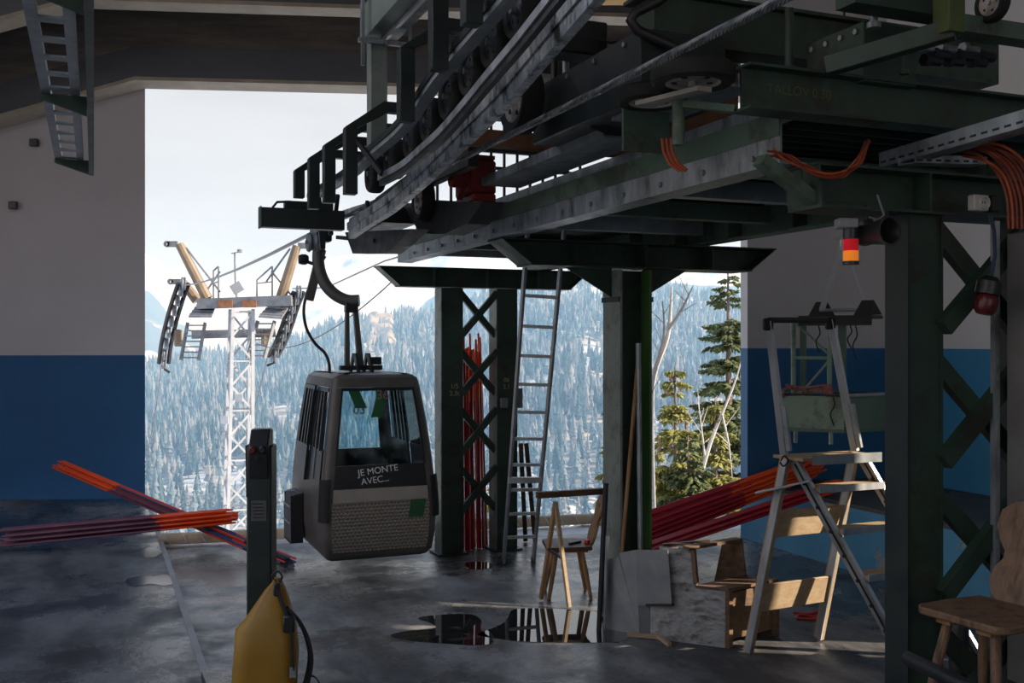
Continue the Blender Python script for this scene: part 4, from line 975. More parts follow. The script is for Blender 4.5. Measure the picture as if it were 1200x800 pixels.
b = MB(); loft(b, [ring(1.855, -.004), ring(1.90, -.006), ring(1.93, .0, 1.945), ring(1.93, .05, 1.975), ring(1.93, .14, 1.985)]); L(b, 'roof', M['cabin'])
for k in range(4):                                             # corner pillars
    def pil(x, y, k=k):
        z = .901 + .953 * y
        if x < .25: return face(k, 1 - .07 * (1 - x / .25), z, .004)
        if x > .75: return face((k + 1) % 4, -1 + .07 * ((x - .75) / .25), z, .004)
        return corner(k, (x - .25) / .5, z, .004)
    b = MB(); b.sheet(pil, 12, 10, .035); L(b, 'pillar', M['cabin'])
mg = bpy.data.materials.new('cabin window'); mg.use_nodes = True; nt = mg.node_tree; nd = nt.nodes; nd.remove(nd['Principled BSDF'])
tr = nd.new('ShaderNodeBsdfTransparent'); tr.inputs[0].default_value = (.80, .90, .93, 1); gl = nd.new('ShaderNodeBsdfGlossy'); gl.inputs['Roughness'].default_value = .03
df = nd.new('ShaderNodeBsdfDiffuse'); df.inputs[0].default_value = (.5, .6, .65, 1)
fr = nd.new('ShaderNodeFresnel'); fr.inputs[0].default_value = 1.5; m1 = nd.new('ShaderNodeMixShader'); m2 = nd.new('ShaderNodeMixShader')
nzs = nd.new('ShaderNodeTexNoise'); nzs.inputs['Scale'].default_value = 5; nzs.inputs['Detail'].default_value = 9; mr = nd.new('ShaderNodeMapRange'); mr.inputs['From Min'].default_value = .45; mr.inputs['From Max'].default_value = .75; mr.inputs['To Max'].default_value = .22
tcn = nd.new('ShaderNodeTexCoord'); nt.links.new(tcn.outputs['Object'], nzs.inputs['Vector']); nt.links.new(nzs.outputs['Fac'], mr.inputs['Value'])
nt.links.new(mr.outputs[0], m2.inputs[0]); nt.links.new(tr.outputs[0], m2.inputs[1]); nt.links.new(df.outputs[0], m2.inputs[2])
nt.links.new(fr.outputs[0], m1.inputs[0]); nt.links.new(m2.outputs[0], m1.inputs[1]); nt.links.new(gl.outputs[0], m1.inputs[2]); nt.links.new(m1.outputs[0], nd['Material Output'].inputs[0])
for k in (0, 2):
    b = MB(); b.sheet(lambda x, y: face(k, -.94 + 1.88 * x, 1.12 + .73 * y, 0), 6, 8, .006); L(b, 'window', mg)
    b = MB(); b.sheet(lambda x, y: face(k, -.94 + 1.88 * x, .902 + .217 * y, .003), 6, 3, .03); L(b, 'window_band', M['cabin_dark'])
    for s in (-1, 1):
        b = MB(); b.sheet(lambda x, y: face(k, s * (.94 - .05 * x), 1.12 + .73 * y, .006), 1, 8, .02); L(b, 'window_seal', M['cabin_dark'])
    b = MB(); b.sheet(lambda x, y: face(k, -.94 + 1.88 * x, 1.825 + .029 * y, .006), 4, 1, .02); L(b, 'window_seal', M['cabin_dark'])
for k in (1, 3):                                               # side doors: two leaves each, narrow panes between dark posts
    for h in (-1, 1):
        b = MB()
        b.sheet(lambda x, y: face(k, h * (.01 + .82 * x), .902 + .35 * y, .004), 3, 3, .025)
        b.sheet(lambda x, y: face(k, h * (.01 + .82 * x), 1.81 + .04 * y, .004), 3, 1, .025)
        for q in (0, .2, .40, .62, .82): b.sheet(lambda x, y: face(k, h * (.012 + q + (-.03 + .06 * x if 0 < q < .8 else (.05 * x if q == 0 else -.05 * x))), 1.2521 + .5577 * y, .006), 1, 6, .03)
        d_ = L(b, 'door', M['cabin_dark'])
        b = MB(); b.sheet(lambda x, y: face(k, h * (.02 + .80 * x), 1.2522 + .557 * y, -.004), 4, 6, .005); L(b, 'pane', mg, d_)
        b = MB(); b.sheet(lambda x, y: face(k, h * (.40 + .02 * x), .95 + .85 * y, .012), 1, 8, .006); L(b, 'trim_strip', M['alu'], d_)
# front: bumper bar and dimpled panel with a green sticker
for k in (0, 2):
    b = MB(); b.sheet(lambda x, y: face(k, -.93 + 1.86 * x, .775 + .125 * y, .014), 4, 2, .012); L(b, 'bumper_bar', M['tan_metal'])
md = bpy.data.materials.new('dimpled tan panel'); md.use_nodes = True; nt = md.node_tree; nd = nt.nodes; bs = nd['Principled BSDF']; bs.inputs['Roughness'].default_value = .45; bs.inputs['Metallic'].default_value = .25
tcn = nd.new('ShaderNodeTexCoord'); mpn = nd.new('ShaderNodeMapping'); mpn.inputs['Scale'].default_value = (26, 0.001, 30); vo = nd.new('ShaderNodeTexVoronoi'); vo.voronoi_dimensions = '3D'; vo.inputs['Randomness'].default_value = .05; vo.inputs['Scale'].default_value = 1
sx = nd.new('ShaderNodeSeparateXYZ'); cx = nd.new('ShaderNodeCombineXYZ'); fl_ = nd.new('ShaderNodeMath'); fl_.operation = 'FLOOR'; md2 = nd.new('ShaderNodeMath'); md2.operation = 'MODULO'; md2.inputs[1].default_value = 2; mu = nd.new('ShaderNodeMath'); mu.operation = 'MULTIPLY'; mu.inputs[1].default_value = .5; ad = nd.new('ShaderNodeMath'); ad.operation = 'ADD'
nt.links.new(tcn.outputs['Object'], mpn.inputs[0]); nt.links.new(mpn.outputs[0], sx.inputs[0]); nt.links.new(sx.outputs['Z'], fl_.inputs[0]); nt.links.new(fl_.outputs[0], md2.inputs[0]); nt.links.new(md2.outputs[0], mu.inputs[0]); nt.links.new(mu.outputs[0], ad.inputs[0]); nt.links.new(sx.outputs['X'], ad.inputs[1]); nt.links.new(ad.outputs[0], cx.inputs['X']); nt.links.new(sx.outputs['Z'], cx.inputs['Z']); nt.links.new(cx.outputs[0], vo.inputs['Vector'])
crn = nd.new('ShaderNodeValToRGB'); crn.color_ramp.elements[0].position = .12; crn.color_ramp.elements[0].color = (.42, .37, .31, 1); crn.color_ramp.elements[1].position = .48; crn.color_ramp.elements[1].color = (.18, .155, .13, 1)
nt.links.new(vo.outputs['Distance'], crn.inputs[0]); nt.links.new(crn.outputs[0], bs.inputs['Base Color'])
bpn = nd.new('ShaderNodeBump'); bpn.inputs['Strength'].default_value = .9; bpn.inputs['Distance'].default_value = .012; bpn.invert = True; nt.links.new(vo.outputs['Distance'], bpn.inputs['Height']); nt.links.new(bpn.outputs[0], bs.inputs['Normal'])
b = MB(); b.sheet(lambda x, y: face(0, -.95 + 1.90 * x, .30 + .47 * y, .010), 8, 8, .009); L(b, 'dimpled_panel', md)
b = MB(); b.sheet(lambda x, y: face(0, .58 + .30 * x - .06 * (1 - y), .60 + .17 * y, .0135), 3, 3, .003); L(b, 'sticker', M['sticker'])
b = MB(); b.sheet(lambda x, y: face(0, -.78 + .28 * x + .22 * (1 - y), 1.66 + .19 * y, .003), 3, 3, .0025); L(b, 'sticker', M['sticker'])
b = MB(); b.sheet(lambda x, y: face(0, -.03 + .26 * x - .16 * (1 - y), 1.57 + .22 * y, .003), 3, 3, .0025); L(b, 'sticker', M['sticker'])
for s, kk in ((-1, 3), (1, 0)):
    b = MB(); b.sheet(lambda x, y: corner(kk, .02 + .96 * x, .60 + .40 * y, .03), 8, 4, .028); L(b, 'corner_bumper', M['rubber'])
mt_f = lambda p: parent_matrix(cab) @ p
def cabtext(nm, s, size, px, pz_, o, m, lb, rot=0.0):
    x = N * math.cos(rot) + Zv * math.sin(rot); y = Zv * math.cos(rot) - N * math.sin(rot)
    y = y + D * .16
    return text(nm, s, size, cab, m, mt_f(face(0, px, pz_, o)), x, y, label=lb)
cabtext('lettering', 'JE MONTE', .088, -.06, 1.065, .010, M['white_mark'], 'white hand lettering', .10)
cabtext('lettering', 'AVEC...', .088, -.12, .975, .010, M['white_mark'], 'white hand lettering', .10)
mn = mat('faded red number', (.30, .16, .15), (.36, .22, .2), 9, .6)
cabtext('number', '36', .13, .12, 1.78, .008, mn, 'faded red number')
cabtext('number', '03', .12, -.46, 1.64, -.012, M['plastic_grey'], 'grey number')
# ski racks on the sides
for sd in (-1, 1):
    for y0 in (.08,):
        b = MB(); a = .572
        X0, X1 = (sd * a, sd * (a + .13))
        b.box((sd * (a + .004), y0 + .2, .50), (.008, .38, .50)); b.box((sd * (a + .065), y0 + .2, .255), (.13, .38, .015)); b.box((sd * (a + .065), y0 + .014, .50), (.12, .008, .46)); b.box((sd * (a + .065), y0 + .386, .50), (.12, .008, .46))
        rk = L(b, 'ski_rack', M['rubber'])
        for q in range(6):
            b = MB(); b.tube([(sd * (a + .01), y0 + .02 + .072 * q, .76), (sd * (a + .10), y0 + .02 + .072 * q, .74), (sd * (a + .13), y0 + .02 + .072 * q, .60), (sd * (a + .125), y0 + .02 + .072 * q, .265)], .006, 6); L(b, 'rack_bar', M['plastic_grey'], rk)
        for z in (.45, .62):
            b = MB(); b.box((sd * (a + .136), y0 + .2, z), (.006, .39, .018)); L(b, 'rack_strip', M['plastic_grey'], rk)
# hanger: roof bracket, flat arm, swan neck, grip, hose
def cp(x, y, Y=10.5): return py(x, y, Y)
b = MB()
for s in (-1, 1): b.prism([CABX + N * (s * .07) + Zv * 1.98 + D * q[0] + Zv * q[1] for q in ((-.22, 0), (-.14, 0), (.02, .16), (.14, 0), (.22, 0), (.08, .20), (-.06, .20))], N * .02)
b.build('roof_bracket', M['black'], cab)
b = MB(); b.bar(CABX + N * -.22 + D * -.02 + Zv * 2.03, CABX + N * .22 + D * -.02 + Zv * 2.03, .08, .05); b.box(CABX + N * .15 + Zv * 2.10, (.12, .12, .08), N, D, Zv); b.build('damper_box', M['black'], cab, bevel=.005)
hb_ = CABX + Zv * 2.0; ht = cp(411, 356); hb2 = Vector((cp(412, 440).x, hb_.y, 2.0))
b = MB(); b.add([hb2 + N * -.085 - D * .03, hb2 + N * -.035 - D * .03, ht + N * -.02 - D * .03, ht + N * -.055 - D * .03, hb2 + N * -.085 + D * .03, hb2 + N * -.035 + D * .03, ht + N * -.02 + D * .03, ht + N * -.055 + D * .03], [(0, 1, 2, 3), (7, 6, 5, 4), (0, 4, 5, 1), (1, 5, 6, 2), (2, 6, 7, 3), (3, 7, 4, 0)]); b.build('hanger_arm', M['cabin'], cab)
b = MB(); b.add([hb2 + N * .055 - D * .03, hb2 + N * .115 - D * .03, ht + N * .065 - D * .03, ht + N * .02 - D * .03, hb2 + N * .055 + D * .03, hb2 + N * .115 + D * .03, ht + N * .065 + D * .03, ht + N * .02 + D * .03], [(0, 1, 2, 3), (7, 6, 5, 4), (0, 4, 5, 1), (1, 5, 6, 2), (2, 6, 7, 3), (3, 7, 4, 0)]); b.build('hanger_arm', M['cabin'], cab)
b = MB(); b.box(ht + N * .005 + Zv * -.02, (.13, .09, .14), N, D, Zv); b.build('hanger_head', M['cabin_dark'], cab, bevel=.008)
def smooth_pts(pts, n=6):
    out = []; m_ = len(pts)
    for i in range(m_ - 1):
        p0, p1, p2, p3 = pts[max(i - 1, 0)], pts[i], pts[i + 1], pts[min(i + 2, m_ - 1)]
        for k in range(n):
            t = k / n; out.append(.5 * ((2 * p1) + (p2 - p0) * t + (2 * p0 - 5 * p1 + 4 * p2 - p3) * t * t + (3 * p1 - p0 - 3 * p2 + p3) * t ** 3))
    return out + [pts[-1]]
b = MB(); b.tube(smooth_pts([cp(421, 352), cp(408, 352), cp(394, 346), cp(382, 334), cp(375, 318), cp(373, 300), cp(376, 276)]), .062, 14); b.build('swan_neck', M['cabin'], cab)
b = MB(); b.bar(cp(362, 352), cp(377, 292), .09, .05, up=D); b.build('grip_link', M['cabin'], cab, bevel=.006)
b = MB(); b.box(cp(376, 272), (.20, .16, .20), N, D, Zv); b.cyl(cp(362, 262, 10.42), cp(390, 262, 10.42), .05, 14); b.build('grip', M['black'], cab, bevel=.012)
b = MB(); b.cyl(cp(376, 312), cp(352, 304), .018, 10); b.lathe([(0, -.05), (.045, -.05), (.055, -.02), (.055, .02), (.04, .045), (0, .045)], cp(356, 304), N, 14); b.build('guide_roller', M['black'], cab)
b = MB(); b.tube(smooth_pts([cp(381, 300), cp(371, 318), cp(361, 340), cp(356, 362), cp(359, 384), cp(369, 402), cp(381, 414), cp(386, 428), cp(385, 443)]), .016, 8); b.build('hose', M['black_cable'], cab)

# ------------------------------------------------------------------ PYLON on the slope outside
PY = 36.0
pyl = thing('pylon', 'white lattice ropeway pylon standing on the slope outside', 'pylon', py(275, 700, PY), ANG)
def pp(x, y, Y=PY): return py(x, y, Y)
topz = pp(0, 362).z; cT = pp(283, 362); cB = pp(278, 700)
def mast_pt(i, j, z):
    t = (topz - z) / (topz - cB.z); c = cT.lerp(cB, t); w_ = .34 + .10 * t
    return Vector((c.x, c.y, z)) + N * w_ * i + D * (w_ * 1.25) * j
for i in (-1, 1):
    for j in (-1, 1):
        b = MB(); b.bar(mast_pt(i, j, topz), mast_pt(i, j, cB.z), .11, .11, up=D); b.build('leg', M['white_paint'], pyl)
zs = []; z = topz - .1
while z > cB.z + 1: zs.append(z); z -= .86
for fi in range(4):
    b = MB()
    for q, (z0, z1) in enumerate(zip(zs, zs[1:])):
        c0 = [(-1, -1), (1, -1), (1, 1), (-1, 1)][fi]; c1 = [(1, -1), (1, 1), (-1, 1), (-1, -1)][fi]
        if q % 2: b.bar(mast_pt(*c0, z0), mast_pt(*c1, z1), .07, .05, up=D if fi % 2 == 0 else N)
        else: b.bar(mast_pt(*c1, z0), mast_pt(*c0, z1), .07, .05, up=D if fi % 2 == 0 else N)
        if q % 2 == 0: b.bar(mast_pt(*c0, z0), mast_pt(*c1, z0), .05, .05, up=D if fi % 2 == 0 else N)
    b.build('lattice', M['white_paint'], pyl)
for (x0, y0, x1, y1, Y, h) in ((232, 356, 342, 352, PY - .3, .36), (226, 392, 322, 390, PY + 1.1, .30)):
    b = MB(); b.bar(pp(x0, y0, Y), pp(x1, y1, Y), .3, h); b.build('crosshead', M['grey_steel'], pyl)
for s in (264, 292):
    b = MB(); b.box(pp(s, 356, PY - .48), (.5, .05, .26)); b.build('rust_patch_plate', M['rust'], pyl)
for nm, x0, y0, x1, y1, Y in (('tan_mast', 243, 350, 210, 286, PY), ('tan_mast', 329, 350, 348, 288, PY), ('tan_mast', 231, 352, 214, 330, PY + .8)):
    b = MB(); b.tube([pp(x0, y0, Y), pp(x1, y1, Y)], [.19, .15], 10); m_ = b.build('lifting_mast', M['tan_steel'], pyl)
    b = MB(); s = -1 if x1 < 300 else 1; e = pp(x1, y1, Y); b.box(e + Vector((s * .22, -.02, 0)), (.34, .12, .2)); b.lathe([(.04, -.06), (.11, -.06), (.11, .06), (.04, .06), (.04, -.06)], e + Vector((s * .42, -.02, 0)), (0, 1, 0), 14); b.build('eye_plate', M['grey_steel'], m_)
for (x0, y0, x1, y1) in ((218, 290, 258, 342), (340, 291, 312, 330), (258, 318, 234, 352), (318, 318, 345, 350)):
    b = MB(); b.cyl(pp(x0, y0), pp(x1, y1), .035, 6); b.build('stay', M['grey_steel'], pyl)
for (x0, x1, yb, yt) in ((250, 256, 350, 312), (301, 319, 350, 312)):       # catwalk railings
    b = MB()
    for x in (x0, x1): b.bar(pp(x, yb), pp(x, yt + (x1 - x) * .9), .05, .05, up=D)
    b.bar(pp(x0, yt + (x1 - x0) * .9), pp(x1, yt), .05, .05); b.bar(pp(x0, yb - 18), pp(x1, yb - 20), .04, .04)
    b.build('railing', M['grey_steel'], pyl)
for (pts) in (([(237, 350), (256, 352), (248, 372), (221, 372)]), ([(322, 352), (344, 352), (330, 374), (303, 372)])):
    b = MB(); q = [pp(pts[0][0], pts[0][1], PY + .6), pp(pts[1][0], pts[1][1], PY + .6), pp(pts[2][0], pts[2][1], PY - .6), pp(pts[3][0], pts[3][1], PY - .6)]
    b.prism(q, Zv * .06)
    for i in range(6):
        t = (i + .5) / 6; b.bar(q[0].lerp(q[3], t) + Zv * .07, q[1].lerp(q[2], t) + Zv * .07, .04, .05)
    b.build('catwalk', M['grey_steel'], pyl)
def stair(x0, y0, x1, y1, w, Y):
    b = MB(); p, q = pp(x0, y0, Y), pp(x1, y1, Y - .4)
    for s in (0, 1): b.bar(p + Vector((s * w, 0, 0)), q + Vector((s * w, 0, 0)), .07, .12)
    n = 7
    for i in range(n):
        c = p.lerp(q, (i + .5) / n); b.bar(c, c + Vector((w, 0, 0)), .12, .05)
    b.build('stair', M['grey_steel'], pyl)
stair(220, 378, 212, 422, .62, PY + .4); stair(302, 376, 290, 420, .60, PY + .4)
def sheave_train(pts, tag_):
    b = MB(); P = [pp(*q) for q in pts]; P = smooth_pts(P, 4)
    for o_ in (-.17, .17): b.tube([p + N * o_ for p in P], .085, 6)
    st = b.build('sheave_train', M['cabin_dark'], pyl)
    for i in range(0, len(P), 2):
        b = MB(); b.lathe([(0, -.07), (.22, -.07), (.24, -.05), (.2, 0), (.24, .05), (.22, .07), (0, .07)], P[i], N, 16); b.build('sheave', M['grey_steel'], st)
    e = P[-1]; b = MB(); b.tube([e, e + Vector((.05, 0, -.25)), e + Vector((.22 * tag_, 0, -.36))], .05, 6); b.build('rope_catcher', M['cabin_dark'], st)
sheave_train([(215, 332), (208, 352, PY + .3), (201, 376, PY + .8), (195, 402, PY + 1.4), (192, 425, PY + 2)], 1)
sheave_train([(350, 342), (343, 360, PY + .3), (336, 382, PY + .8), (328, 402, PY + 1.4), (320, 417, PY + 2)], -1)
for x, y in ((209, 396), (311, 396)):
    b = MB(); b.box(pp(x, y, PY + .9), (.26, .5, .62), N, D, Zv); b.build('counter_box', M['tan_steel'], pyl, bevel=.04)
b = MB(); b.cyl(pp(276, 345), pp(275, 296), .03, 6); b.bar(pp(271, 297), pp(281, 295), .03, .03); b.lathe([(0, -.07), (.09, -.05), (.09, .05), (0, .07)], pp(281, 294), Zv, 8); b.build('wind_mast', M['grey_steel'], pyl)
b = MB(); b.box(pp(278, 337), (.40, .2, .34), Vector((.85, 0, .5)), Vector((0, 1, 0)), Vector((-.5, 0, .85))); b.cyl(pp(278, 344), pp(278, 355), .06, 8); b.build('floodlight', M['white_paint'], pyl)
for x0, y0, x1, y1 in ((189, 428, 184, 470), (184, 470, 168, 560), (313, 420, 303, 462), (303, 462, 285, 520)):
    b = MB(); b.cyl(pp(x0, y0, PY + 2), pp(x1, y1, PY + 4), .02, 5); b.build('guy_line', M['steel_rope'], pyl)
for y in (466, 492): b = MB(); b.box(pp(280 if y < 480 else 263, y, PY - .8), (.26, .05, .26)); b.build('number_plate', M['white_paint'], pyl)
b = MB(); b.box(pp(278, 700) - Zv * .3, (3, 3, .6), N, D, Zv); b.build('footing', M['slab'], pyl)
# ground under the pylon and the trees: the slope falling away below the station
b = MB()
def near_slope(s, t):
    X = -45 + 90 * s; Y = 13.6 + 75 * t
    z = -.6 - 8.2 * (1 - math.exp(-(Y - 13.6) / 9)) - .12 * (Y - 13.6)
    return Vector((X, Y, z + .5 * noise.noise(Vector((X / 4, Y / 4, 1))) + (min(0, .0))))
b.grid(near_slope, 60, 50); o = b.build('hill_3', ms); o['kind'] = 'structure'; o['label'] = 'snowy bank falling away below the station'
# ------------------------------------------------------------------ POLES
M['pole_orange'] = mat('fluorescent orange red plastic', (.95, .085, .015), (1.0, .13, .02), 3, .3)
M['pole_maroon'] = mat('dark red plastic', (.36, .012, .035), (.46, .022, .05), 3, .28)
M['pole_purple'] = mat('dull purple plastic', (.13, .04, .07), (.19, .06, .10), 3, .4)
M['pole_blue'] = mat('dark blue plastic', (.02, .06, .14), (.03, .085, .19), 3, .4)
M['pole_red'] = mat('red plastic', (.65, .045, .035), (.75, .06, .045), 3, .4)
M['pole_yellow'] = mat('yellow plastic', (.6, .42, .03), (.68, .48, .05), 3, .4)
def pole(p, q, r, split, mA, mB, label, group):
    """marker pole in two colours with rounded ends: p end in colour A up to split, then colour B"""
    b = MB(); p, q = Vector(p), Vector(q); d = (q - p).normalized()
    m_ = p.lerp(q, split)
    b.tube([p, p + d * r * .6, m_], [r * .6, r, r], 8, mi=0); b.tube([m_, q - d * r * .6, q], [r, r, r * .6], 8, mi=1)
    o = b.build('marker_pole', [mA, mB], origin=p); return tag(o, label, 'pole', group)
def bundle(P, Q, n, wa, ha, wb, hb, r, split, mA, mB, label, group, seed, jit=.1, sj=.03, up=Zv, pts=None):
    rn = random.Random(seed); d = (Q - P).normalized(); x = d.cross(up).normalized(); y = x.cross(d)
    k = 0; spots = []
    rows = max(1, round(math.sqrt(n * ha / wa))); per = math.ceil(n / rows)
    for i in range(rows):
        for j in range(per):
            if len(spots) < n: spots.append(((j + .5 + .25 * (i % 2)) / per * 2 - 1, (i + .5) / rows * 2 - 1))
    for a, c in spots:
        ja, jc = rn.uniform(-.03, .03), rn.uniform(-.03, .03); e = rn.uniform(-jit, jit)
        p = P + x * (a * wa) + y * (c * ha) + d * (e + rn.uniform(-.02, .02)); q = Q + x * ((a + ja) * wb) + y * ((c + jc) * hb) + d * (e + rn.uniform(-.02, .02))
        pole(p, q, r, split + rn.uniform(-sj, sj), mA if not isinstance(mA, list) else rn.choice(mA), mB if not isinstance(mB, list) else rn.choice(mB), label, group)
P = py(6, 629, 11.0); Q = py(273, 604, 11.35)
bundle(P, Q, 26, .14, .10, .105, .085, .0115, .665, M['pole_purple'], M['pole_orange'], 'marker pole, purple with an orange red end, in the bundle lying across the left platform', 'purple and orange poles lying on the left platform', 1, .07, .006)
P = Vector((-6.08, 13.77, .64)); Q = Vector((-2.28, 10.45, .05))
bundle(P, P.lerp(Q, .61), 13, .085, .06, .075, .05, .013, .49, M['pole_orange'], [M['pole_blue'], M['pole_purple'], M['pole_red']], 'marker pole with an orange raised tip, sticking up behind the purple and orange bundle', 'orange tipped poles raised behind the lying bundle', 2, .10, .02)
bundle(P.lerp(Q, .65), Q, 11, .07, .05, .095, .045, .012, .5, [M['pole_blue'], M['pole_red'], M['pole_blue']], [M['pole_blue'], M['pole_red'], M['black']], 'dark blue or red pole sloping down to the floor behind the control pedestal', 'dark poles sloping down behind the control pedestal', 3, .05, .1)
# standing in the lattice support
rn = random.Random(5)
for i in range(25):
    a = -.17 + .34 * (i % 13) / 12.0 + rn.uniform(-.012, .012); c = rn.uniform(.0, .20)
    p = W(uf + .05 + c * .7, vf + .317 + .012 + c * .15 + a * .86, .004); q = W(uf + .12 + c, vf + .317 + .005 + c * .15 + (a * .80 + rn.uniform(-.02, .02)), rn.uniform(2.16, 2.40))
    kd = rn.random()
    if kd < .12: pole(p, q, .013, .8, M['pole_yellow'], M['pole_orange'], 'yellow marker pole standing among the red ones in the lattice support', 'yellow poles standing in the lattice support')
    else: pole(p, q, .013, .86 if i % 2 else .74, M['pole_maroon'] if kd < .8 else M['pole_red'], M['pole_orange'], 'dark red marker pole with an orange tip, standing inside the lattice support', 'red poles standing in the lattice support')
# leaning on the raised platform
P = Vector((1.26, 11.13, .20)); E = pv(906, 563, 7.03); Q = P + (E - P) * 1.27; Q.z += .0
bundle(P, Q, 34, .17, .17, .115, .105, .0125, .60, M['pole_maroon'], M['pole_orange'], 'dark red pole with an orange end in the big bundle leaning on the raised platform', 'dark red poles in the upper leaning bundle', 7, .16, .015)
P = Vector((1.27, 10.72, .08)); E = pv(957, 576, 7.03); Q = P + (E - P) * 1.12
bundle(P, Q, 14, .10, .06, .10, .06, .0125, .90, M['pole_maroon'], M['pole_orange'], 'dark red pole in the small lower bundle leaning on the raised platform', 'dark red poles in the lower leaning bundle', 8, .10, .02)
# ------------------------------------------------------------------ ALUMINIUM LADDER
la = thing('ladder', 'tall slim aluminium ladder leaning on the wide cross beam', 'ladder', pz(607, 660, 0), 0)
f0, f1 = pz(590, 661, .0), pz(625, 659, .0); t0, t1 = py(615, 315, 8.78), py(656.5, 318, 8.83)
def ext(f, t, k): return f + (t - f) * k
for f, t in ((f0, t0), (f1, t1)):
    b = MB(); b.bar(f, ext(f, t, 1.12), .024, .045, up=D); b.build('stile', M['alu'], la)
    b = MB(); b.box(f + Vector((0, 0, .03)), (.05, .06, .058)); b.build('rubber_foot', M['rubber'], la)
def t_at(f, t, y):
    lo, hi = 0, 1.2
    for _ in range(40):
        m_ = (lo + hi) / 2; p = ext(f, t, m_); yy = 400 - 1200 * (p.z - EYE) / p.y
        if yy > y: lo = m_
        else: hi = m_
    return lo
for k in range(10):
    y = 346 + 36.2 * k - k * k * .52
    if y > 650: break
    kk = t_at(f0, t0, y); b = MB(); a, c = ext(f0, t0, kk), ext(f1, t1, kk)
    b.bar(a, c, .03, .03); b.build('rung', M['alu'], la)
kk = t_at(f0, t0, 562); b = MB(); b.bar(ext(f0, t0, kk) - Vector((.01, .03, 0)), ext(f1, t1, kk) - Vector((0, .03, 0)), .05, .055); b.build('joint_bar', M['alu_pale'], la)
# two old skis behind the ladder
for x0, x1 in ((609, 604), (616, 607)):
    b = MB(); p, q = pz(x0, 640, .01), py(x1, 545, 11.15); q = p + (q - p) * 1.25; b.bar(p + Vector((.07 + (x0 - 609) * .006, .3, 0)), q + Vector((.07 + (x0 - 609) * .006, .1, 0)), .05, .012, up=(0, 1, 0)); tag(b.build('plank', M['wood_dark'], origin=p), 'dark narrow board standing behind the aluminium ladder', 'board', 'dark boards behind the ladder')
# ------------------------------------------------------------------ WOODEN CHAIRS
def chair(loc, rz, label, s=1.0):
    t = thing('wooden_chair', label, 'chair', loc, rz)     # faces local -y
    def l(b, n, m, par=t, **k): return b.build(n, m, par, loc=True, **k)
    b = MB(); pts = [(-.20, .20), (.20, .20), (.225, .0), (.225, -.17), (.19, -.215), (-.19, -.215), (-.225, -.17), (-.225, 0)]
    b.prism([Vector((x, y, .435)) for x, y in pts], (0, 0, .034)); l(b, 'seat', M['wood_dark'] if s == 1 else M['wood_brown'], bevel=.008)
    for x in (-.10, .10):
        b = MB(); b.box((x, 0, .421), (.07, .34, .027)); l(b, 'batten', M['wood'])
    for x, y in ((-.13, -.13), (.13, -.13), (-.13, .13), (.13, .13)):
        b = MB(); b.tube([(x * .85, y * .85, .44), (x * 1.12, y * 1.15, .22), (x * 1.38, y * 1.45, 0)], [.021, .023, .016], 10); l(b, 'leg', M['wood'] if s == 1 else M['wood_brown'])
    # scalloped back plank, tilted backwards, with a heart shaped hand hole
    half = [(.075, 0), (.135, .04), (.165, .10), (.15, .16), (.115, .20), (.112, .235), (.15, .285), (.175, .34), (.165, .41), (.11, .45), (.05, .462)]
    out = [(x, z) for x, z in half] + [(-x, z) for x, z in reversed(half)]
    bm = bmesh.new(); y0 = lambda z: .185 + z * .30
    hole = [(.0, .315), (.028, .35), (.024, .375), (.008, .378), (0, .366), (-.008, .378), (-.024, .375), (-.028, .35)]
    def loop(pts, dy): return [bm.verts.new((x, y0(z) + dy, .445 + z)) for x, z in pts]
    rings = []
    for dy in (0, .026):
        o_, h_ = loop(out, dy), loop(hole, dy)
        es = [bm.edges.new((a, o_[(i + 1) % len(o_)])) for i, a in enumerate(o_)] + [bm.edges.new((a, h_[(i + 1) % len(h_)])) for i, a in enumerate(h_)]
        bmesh.ops.triangle_fill(bm, edges=es, use_beauty=True, use_dissolve=False); rings.append((o_, h_))
    for k in (0, 1):
        A, B = rings[0][k], rings[1][k]; n = len(A)
        for i in range(n): bm.faces.new((A[i], A[(i + 1) % n], B[(i + 1) % n], B[i]))
    bmesh.ops.recalc_face_normals(bm, faces=bm.faces); me = bpy.data.meshes.new('backrest'); bm.to_mesh(me); bm.free(); me.materials.append(M['wood'] if s == 1 else M['wood_brown'])
    o = bpy.data.objects.new('backrest', me); COL.objects.link(o); o.parent = t
    return t
CH = pz(666, 690, 0); CH = Vector((.505, 9.32, 0))
chair(CH, R(-86), 'light wooden chair with a carved back behind the sawhorse')
cn = Vector((2.06, 4.42, .672)); cch = chair(cn, R(-62), 'dark worn wooden chair with a carved back, beside the near lattice support', 2)
bx = MB(); c = CH + Vector((.10, -.04, .478)); bx.cyl(c + Vector((-.09, -.06, 0)), c + Vector((.02, .05, .0)), .012, 10); tl = bx.build('spray_tool', M['cabin_dark'], origin=c); tag(tl, 'small dark tool lying on the light wooden chair', 'tool')
b = MB(); b.lathe([(0, 0), (.025, 0), (.027, .02), (.02, .035), (0, .036)], c + Vector((.075, .0, -.0085)), Zv, 14); tag(b.build('red_oddment', mat('bright red plastic', (.6, .02, .02), (.7, .03, .03), 5, .4), origin=c + Vector((.075, 0, 0))), 'little red tin lying on the light wooden chair', 'oddment')  # small red object of unknown kind
